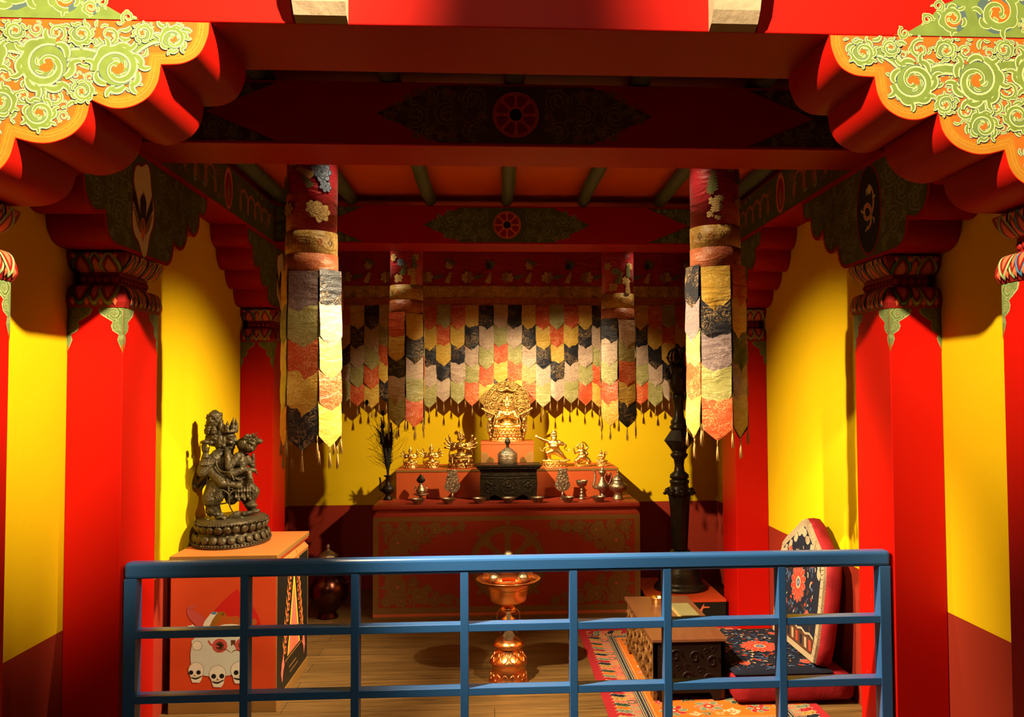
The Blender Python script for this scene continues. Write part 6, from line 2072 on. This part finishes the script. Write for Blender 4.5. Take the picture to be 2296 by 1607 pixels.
for k in range(6):
    a = k * PI / 3
    c = curve([(0.030 * math.cos(a), 0.030 * math.sin(a), 1.65), (0.072 * math.cos(a), 0.072 * math.sin(a), 1.68), (0.066 * math.cos(a), 0.066 * math.sin(a), 1.74), (0.012 * math.cos(a), 0.012 * math.sin(a), 1.775)], 5)
    mb.tube(c, 0.007, BLACKM, 6)
    mb.ell((0.078 * math.cos(a), 0.078 * math.sin(a), 1.70), 0.012, BLACKM, 8)
mb.ell((0, 0, 1.785), (0.013, 0.013, 0.018), BLACKM, 8); mb.lathe([(0.028, 1.65), (0.022, 1.70), (0.0, 1.72)], BLACKM, n=12)
mb.build('crown', t)

# ------------------------------------------------------------------ rug
RUGR = mat('rug crimson', (0.52, 0.025, 0.035), 0.9, bump=0.6, bscale=220)
RUGO = mat('rug orange', (0.85, 0.19, 0.015), 0.9, bump=0.6, bscale=220)
RUGN = mat('rug navy', (0.02, 0.028, 0.045), 0.9, bump=0.6, bscale=220)
RUGC = mat('rug cream', (0.72, 0.55, 0.33), 0.9, bump=0.6, bscale=220)
RUGG = mat('rug sage', (0.24, 0.27, 0.16), 0.9, bump=0.6, bscale=220)
RUGS = mat('rug salmon', (0.82, 0.20, 0.12), 0.9, bump=0.6, bscale=220)
RUGD = mat('rug dark green', (0.05, 0.085, 0.045), 0.9, bump=0.6, bscale=220)
RUGY = mat('rug mustard', (0.55, 0.32, 0.07), 0.9, bump=0.6, bscale=220)
rx0, rx1, ry0, ry1 = 0.560, 1.640, 4.02, 5.87
t = thing('rug', 'orange patterned wool rug with crimson edge under the carved tea table', 'rug', ((rx0 + rx1) / 2, (ry0 + ry1) / 2, 0))
ox, oy = (rx0 + rx1) / 2, (ry0 + ry1) / 2
mb = MB(); mb.box(rx0 - ox, rx1 - ox, ry0 - oy, ry1 - oy, 0.0005, 0.010, RUGR, 0.003)
mb.build('pile', t)
P = Paint(lambda u, v, h: (u - ox, v - oy, 0.010 + h), 0.0004, 0.0000015)
e = 0.055


def rect(a, b, c, d, m): P.poly([(a, c), (b, c), (b, d), (a, d)], m)


rect(rx0 + e, rx1 - e, ry0 + e, ry1 - e, RUGC)
rect(rx0 + e + 0.004, rx1 - e - 0.004, ry0 + e + 0.004, ry1 - e - 0.004, RUGS)
bw = 0.115
cols = [RUGR, RUGG, RUGS, RUGN, RUGY, RUGR, RUGG, RUGO, RUGD, RUGS, RUGY, RUGN]


def hook(x, y, s, dx, m):
    """cloud-hook motif opening along dx"""
    pts = [(x + dx[0] * s * a - dx[1] * s * b, y + dx[1] * s * a + dx[0] * s * b) for a, b in ((-0.5, 0.35), (0.2, 0.45), (0.5, 0.2), (0.2, 0.02), (0.5, -0.2), (0.15, -0.42), (-0.35, -0.35), (-0.35, -0.1))]
    P.ribbon(pts, s * 0.16, RUGC); P.ribbon(pts, s * 0.11, m)


def border(x0, y0, x1, y1, inward):
    L = math.hypot(x1 - x0, y1 - y0); d = ((x1 - x0) / L, (y1 - y0) / L)
    n = int(L / 0.044)
    for k in range(n):
        c = (x0 + d[0] * (k + 0.5) * L / n, y0 + d[1] * (k + 0.5) * L / n)
        pts = []
        for q_ in range(7):
            t_ = q_ / 6
            wv = 0.010 * math.sin(t_ * 6.3)
            pts.append((c[0] + inward[0] * bw * 0.58 * t_ + d[0] * wv, c[1] + inward[1] * bw * 0.58 * t_ + d[1] * wv))
        P.ribbon(pts, L / n * 0.52, RUGC)
        P.ribbon(pts, L / n * 0.44, cols[k % len(cols)])
    n2 = int(L / 0.088)
    for k in range(n2):
        c = (x0 + d[0] * (k + 0.5) * L / n2 + inward[0] * bw * 0.76, y0 + d[1] * (k + 0.5) * L / n2 + inward[1] * bw * 0.76)
        hook(c[0], c[1], 0.052, inward, cols[(k * 5 + 3) % len(cols)])


border(rx0 + e, ry0 + e, rx0 + e, ry1 - e, (1, 0)); border(rx1 - e, ry0 + e, rx1 - e, ry1 - e, (-1, 0))
border(rx0 + e, ry1 - e, rx1 - e, ry1 - e, (0, -1)); border(rx0 + e, ry0 + e, rx1 - e, ry0 + e, (0, 1))
g = e + bw
for (i_, m) in ((0, RUGN), (0.004, RUGC), (0.008, RUGN)):
    rect(rx0 + g + i_, rx1 - g - i_, ry0 + g + i_, ry1 - g - i_, m)
gw = 0.040


def chain(x0, y0, x1, y1):
    L = math.hypot(x1 - x0, y1 - y0); d = ((x1 - x0) / L, (y1 - y0) / L); nrm = (-d[1], d[0])
    n = int(L / 0.022)
    for k in range(n):
        a = k * L / n
        for s in (-1, 1):
            c = (x0 + d[0] * (a + (0.006 if s > 0 else 0)) + nrm[0] * s * 0.009, y0 + d[1] * (a + (0.006 if s > 0 else 0)) + nrm[1] * s * 0.009)
            P.ribbon([(c[0], c[1]), (c[0] + d[0] * 0.013 + nrm[0] * 0.005, c[1] + d[1] * 0.013 + nrm[1] * 0.005), (c[0] + d[0] * 0.018, c[1] + d[1] * 0.018)], 0.0022, RUGC)


cm = g + 0.012 + gw / 2 - 0.004
chain(rx0 + cm, ry0 + cm, rx0 + cm, ry1 - cm); chain(rx1 - cm, ry0 + cm, rx1 - cm, ry1 - cm); chain(rx0 + cm, ry1 - cm, rx1 - cm, ry1 - cm); chain(rx0 + cm, ry0 + cm, rx1 - cm, ry0 + cm)
g2 = g + gw + 0.004
for (i_, m) in ((0, RUGC), (0.004, RUGN), (0.007, RUGO), (0.016, RUGC), (0.019, RUGO)):
    rect(rx0 + g2 + i_, rx1 - g2 - i_, ry0 + g2 + i_, ry1 - g2 - i_, m)
rnd = random.Random(44)
for (x, y, r) in pack([(rx0 + g2 + 0.03, ry0 + g2 + 0.03), (rx1 - g2 - 0.03, ry0 + g2 + 0.03), (rx1 - g2 - 0.03, ry1 - g2 - 0.03), (rx0 + g2 + 0.03, ry1 - g2 - 0.03)], 0.085, 0.024, 5, 900):
    ms = rnd.sample([RUGG, RUGD, RUGS, RUGY, RUGR, RUGC, RUGN], 2)
    if r > 0.06:
        for k in range(8):
            P.comma(x + r * 0.35 * math.cos(k * PI / 4), y + r * 0.35 * math.sin(k * PI / 4), k * PI / 4, r * 0.5, 0.6, ((RUGC, 0.003, 1), (ms[k % 2], 0, 1)), 0.30)
        P.disc((x, y), r * 0.3, RUGR, 12); P.disc((x, y), r * 0.15, RUGC, 10)
    else:
        P.scroll(x, y, r, rnd.uniform(0, 6), 1, ((RUGC, 0.002, 1), (ms[0], 0, 1)), 4)
P.build('woven_pattern', t)

# ------------------------------------------------------------------ tea table
WOOD = wood_mat('worn brown table top', (0.085, 0.026, 0.011), (0.145, 0.055, 0.024), 0.33, (26, 3, 20))
CARV = mat('carved brown wood', (0.20, 0.085, 0.022), 0.4, var=0.35, vscale=30, bump=0.8, bscale=45)
SHADEW = mat('shaded end wood', (0.014, 0.006, 0.004), 0.4)  # near black: the shade on the table ends is put into the colour
t = thing('tea_table', 'low carved wooden tea table with worn reddish top on the orange rug', 'table', (1.000, 4.93, 0.0140))
tx, ty0, ty1 = 0.185, -0.46, 0.46
th = 0.318
mb = MB(); mb.box(-tx - 0.012, tx + 0.012, ty0 - 0.012, ty1 + 0.012, th - 0.018, th, WOOD, 0.004)
mb.build('table_top', t)
for s, nm in ((-1, 'carved_side'), (1, 'carved_side')):
    poly = [(ty0 + 0.02, 0.0), (ty0 + 0.10, 0.0), (ty0 + 0.13, 0.035), (ty1 - 0.13, 0.035), (ty1 - 0.10, 0.0), (ty1 - 0.02, 0.0), (ty1, 0.12), (ty1, th - 0.018), (ty0, th - 0.018), (ty0, 0.12)]
    mb = MB(); mb.prism(poly, lambda u, v: (s * (tx - 0.020), u, v), lambda u, v: (s * tx, u, v), CARV)
    for (y, z, r) in pack(inset(poly, 0.015), 0.055, 0.012, 9, 1400):
        pts = [(s * (tx + 0.003), y + r * (0.85 - 0.06 * k) * math.cos(k * 0.6), z + r * (0.85 - 0.06 * k) * math.sin(k * 0.6)) for k in range(13)]
        mb.tube(pts, r * 0.17, CARV, 6); mb.ell((s * (tx + 0.002), y, z), (0.006, r * 0.25, r * 0.25), CARV, 8)
    mb.build(nm, t)
for y, s in ((ty0, -1), (ty1, 1)):
    poly = [(-tx, th - 0.018), (tx, th - 0.018), (tx, 0.10), (tx - 0.03, 0.0), (tx - 0.06, 0.0), (tx - 0.08, 0.04), (-tx + 0.08, 0.04), (-tx + 0.06, 0.0), (-tx + 0.03, 0.0), (-tx, 0.10)]
    mb = MB(); mb.prism(poly, lambda u, v: (u, y - s * 0.02, v), lambda u, v: (u, y, v), SHADEW)
    for (x, z, r) in pack(inset(poly, 0.02), 0.045, 0.015, 9, 700):
        pts = [(x + r * (0.85 - 0.06 * k) * math.cos(k * 0.6), y + s * 0.002, z + r * (0.85 - 0.06 * k) * math.sin(k * 0.6)) for k in range(13)]
        mb.tube(pts, r * 0.12, SHADEW, 6)
    mb.build('carved_end', t)
ZT = 0.0140 + th
o = MB().lathe([(0.036, 0), (0.036, 0.003), (0.033, 0.006), (0.040, 0.016), (0.040, 0.034), (0.047, 0.040), (0.048, 0.043), (0.044, 0.042), (0.037, 0.034), (0.036, 0.012), (0.0, 0.010)], BRASS, n=36).build('brass_bowl', None, (0.975, 5.20, ZT + 0.0005))
tag(o, 'small shiny brass bowl on the far half of the tea table', 'bowl', None, 'thing')
BOOKC = mat('olive cloth', (0.22, 0.19, 0.08), 0.7, bump=0.3, bscale=80)
PAGES = mat('gilt page edges', (0.55, 0.38, 0.13), 0.7, var=0.35, vscale=60)
t = thing('prayer_book', 'narrow olive cloth covered book lying on the tea table', 'book', (1.082, 4.95, ZT + 0.0005), math.radians(1))
MB().box(-0.049, 0.049, -0.132, 0.132, 0.003, 0.024, PAGES, 0.001).build('pages', t)
MB().box(-0.052, 0.052, -0.135, 0.135, 0.024, 0.031, BOOKC, 0.0025).build('front_cover', t)
MB().box(-0.052, 0.052, -0.135, 0.135, 0.0, 0.004, BOOKC, 0.001).build('back_cover', t)

# ------------------------------------------------------------------ seat and back cushion
t = thing('seat_cushion', 'maroon seat cushion covered with a navy floral carpet, behind the tea table', 'cushion', (1.505, 4.79, 0.0270))
cx0, cx1, cy0, cy1 = -0.285, 0.315, -0.40, 0.42


def cushion(mb, x0, x1, y0, y1, z0, z1, m, puff=0.012, b=0.02):
    bm = bmesh.new()
    bmesh.ops.create_cube(bm, size=1)
    for v in bm.verts:
        v.co = Vector(((x0 + x1) / 2 + v.co.x * (x1 - x0), (y0 + y1) / 2 + v.co.y * (y1 - y0), (z0 + z1) / 2 + v.co.z * (z1 - z0)))
    bmesh.ops.subdivide_edges(bm, edges=bm.edges[:], cuts=7, use_grid_fill=True)
    cxx, cyy, czz = (x0 + x1) / 2, (y0 + y1) / 2, (z0 + z1) / 2
    for v in bm.verts:
        a = (v.co.x - cxx) / ((x1 - x0) / 2); b_ = (v.co.y - cyy) / ((y1 - y0) / 2); c_ = (v.co.z - czz) / ((z1 - z0) / 2)
        v.co.z += puff * c_ * (1 - a * a) * (1 - b_ * b_)
        if abs(abs(a) - 1) < 0.01: v.co.x += puff * 0.8 * a * (1 - c_ * c_) + 0.004 * noise.noise(v.co * 9)
        if abs(abs(b_) - 1) < 0.01: v.co.y += puff * 0.8 * b_ * (1 - c_ * c_) + 0.004 * noise.noise(v.co * 9)
    bmesh.ops.bevel(bm, geom=[e_ for e_ in bm.edges if len(e_.link_faces) == 2 and e_.link_faces[0].normal.angle(e_.link_faces[1].normal) > 0.9], offset=b * 0.5, segments=2, affect='EDGES')
    mb.bm(bm, m, True)


CARPN = mat('carpet navy', (0.010, 0.012, 0.028), 0.95, bump=0.6, bscale=200)
CARPB = mat('carpet blue', (0.06, 0.11, 0.24), 0.95, bump=0.6, bscale=200)
CARPR = mat('carpet red', (0.52, 0.055, 0.03), 0.95, bump=0.6, bscale=200)
CARPC = mat('carpet cream', (0.46, 0.35, 0.22), 0.95, bump=0.6, bscale=200)
CARPW = mat('carpet brown', (0.10, 0.035, 0.016), 0.95, bump=0.6, bscale=200)


def carpet_art(P, x0, x1, y0, y1, seed, med=True):
    rnd = random.Random(seed)
    cx_, cy_ = (x0 + x1) / 2, (y0 + y1) / 2
    for k in range(int((x1 - x0) * (y1 - y0) * 900)):
        x = rnd.uniform(x0 + 0.02, x1 - 0.02); y = rnd.uniform(y0 + 0.02, y1 - 0.02)
        if med and math.hypot(x - cx_, y - cy_) < 0.12: continue
        P.comma(x, y, rnd.uniform(0, 6.3), rnd.uniform(0.016, 0.034), rnd.uniform(-1, 1), ((rnd.choice((CARPC, CARPB, CARPB, CARPB, CARPR, CARPW)), 0, 1),), 0.17)
    if med:
        for k in range(14):
            a = k * 2 * PI / 14
            P.comma(cx_ + 0.045 * math.cos(a), cy_ + 0.045 * math.sin(a), a, 0.065, 0.3, ((CARPC, 0.0025, 1), (CARPR, 0, 1)), 0.20)
        P.disc((cx_, cy_), 0.055, CARPR, 20); P.disc((cx_, cy_), 0.035, CARPC, 14); P.disc((cx_, cy_), 0.022, CARPB, 12); P.disc((cx_, cy_), 0.008, CARPC, 8)
        for sx_ in (-1, 1):
            for sy_ in (-1, 1):
                px, py = cx_ + sx_ * (x1 - x0) * 0.34, cy_ + sy_ * (y1 - y0) * 0.34
                for k in range(8):
                    a = k * PI / 4
                    P.comma(px, py, a, 0.032, 0.2, ((CARPC, 0.0015, 1), (CARPR, 0, 1)), 0.25)


mb = MB(); cushion(mb, cx0, cx1, cy0, cy1, 0.0, 0.128, CLOTHR); mb.build('maroon_pad', t)
mb = MB(); cushion(mb, cx0 + 0.004, cx1 - 0.10, cy0 + 0.01, cy1 - 0.01, 0.128, 0.146, CARPN, 0.010, 0.01); cp = mb.build('carpet_cover', t)
puf = lambda u, v: 0.0115 * (1 - ((u - (cx0 + cx1 - 0.096) / 2) / 0.25) ** 2) * (1 - ((v - 0.01) / 0.40) ** 2)
P = Paint(lambda u, v, h: (u, v, 0.1475 + max(0, puf(u, v)) + h), 0.0006, 0.000004)
carpet_art(P, cx0 + 0.01, cx1 - 0.11, cy0 + 0.02, cy1 - 0.02, 3)
P.build('woven_pattern', cp)
# back cushion leaning on the right wall column side
t = thing('back_cushion', 'upright maroon back cushion with pointed navy floral carpet face and cream fringe border', 'cushion', (1.645, 4.755, 0.196))
t.rotation_euler = (0, math.radians(7.5), 0)
half = [(0.325, 0.0), (0.345, 0.10), (0.352, 0.28), (0.345, 0.44), (0.325, 0.52), (0.27, 0.56), (0.20, 0.60), (0.12, 0.645), (0.06, 0.685), (0.0, 0.705)]
out = half + [(-a, b) for a, b in reversed(half[:-1])]
mb = MB()
n = len(out)
rings = [(-0.0, 0.97), (-0.0, 1.0), (0.03, 1.015), (0.065, 1.01), (0.085, 0.96), (0.092, 0.8)]
idx = []
for (x, sc_) in rings:
    idx.append(mb.add([(x + 0.004, p[0] * sc_, 0.33 + (p[1] - 0.33) * sc_) for p in out]))
for a, b in zip(idx, idx[1:]):
    for k in range(n):
        mb.face((a + k, a + (k + 1) % n, b + (k + 1) % n, b + k), CLOTHR, True)
mb.face([idx[0] + k for k in range(n)], CLOTHR); mb.face([idx[-1] + k for k in range(n)][::-1], CLOTHR)
mb.build('maroon_pad', t)
mb = MB(); mb.prism(inset(out, 0.004), lambda u, v: (-0.012, u, v), lambda u, v: (0.004, u, v), CARPC)
cp = mb.build('carpet_face', t)
P = Paint(lambda u, v, h: (-0.012 - h, u, v), 0.0006, 0.000004)
inn = []
io = inset(out, 0.042)
for k, p in enumerate(io):
    if p[1] > 0.08 and k % 2 == 0:
        inn.append((p[0] * 0.86, p[1] - 0.015))
    inn.append(p)
P.poly(io, CARPN)
for k, p in enumerate(inset(out, 0.05)):
    if p[1] > 0.3:
        P.comma(p[0], p[1], math.atan2(0.33 - p[1], -p[0]) + 0.7, 0.06, 0.9, ((CARPC, 0.002, 1),), 0.28)
P.poly([(-0.285, 0.035), (0.285, 0.035), (0.30, 0.115), (-0.30, 0.115)], CARPW)
for k in range(9):
    u = -0.26 + 0.065 * k
    P.poly([(u - 0.02, 0.05), (u + 0.012, 0.05), (u + 0.03, 0.10), (u - 0.004, 0.10)], (CARPR, CARPC, CARPN)[k % 3])
P.ribbon([(-0.29 + 0.058 * k, 0.118 + 0.012 * (k % 2)) for k in range(11)], 0.006, CARPC)
carpet_art(P, -0.25, 0.25, 0.14, 0.56, 8)
for k in range(60):
    t_ = k / 60
    # fringe ribs on the cream border
    j_ = t_ * (n - 1); a_ = int(j_); f_ = j_ - a_
    p = (out[a_][0] * (1 - f_) + out[(a_ + 1) % n][0] * f_, out[a_][1] * (1 - f_) + out[(a_ + 1) % n][1] * f_)
    c_ = (0, 0.33); d = math.hypot(p[0] - c_[0], p[1] - c_[1])
    if p[1] > 0.03:
        ux, uy = (c_[0] - p[0]) / d, (c_[1] - p[1]) / d
        P.ribbon([(p[0] + ux * 0.008, p[1] + uy * 0.008), (p[0] + ux * 0.038, p[1] + uy * 0.038)], 0.0011, CARPW)
P.build('woven_pattern', cp)
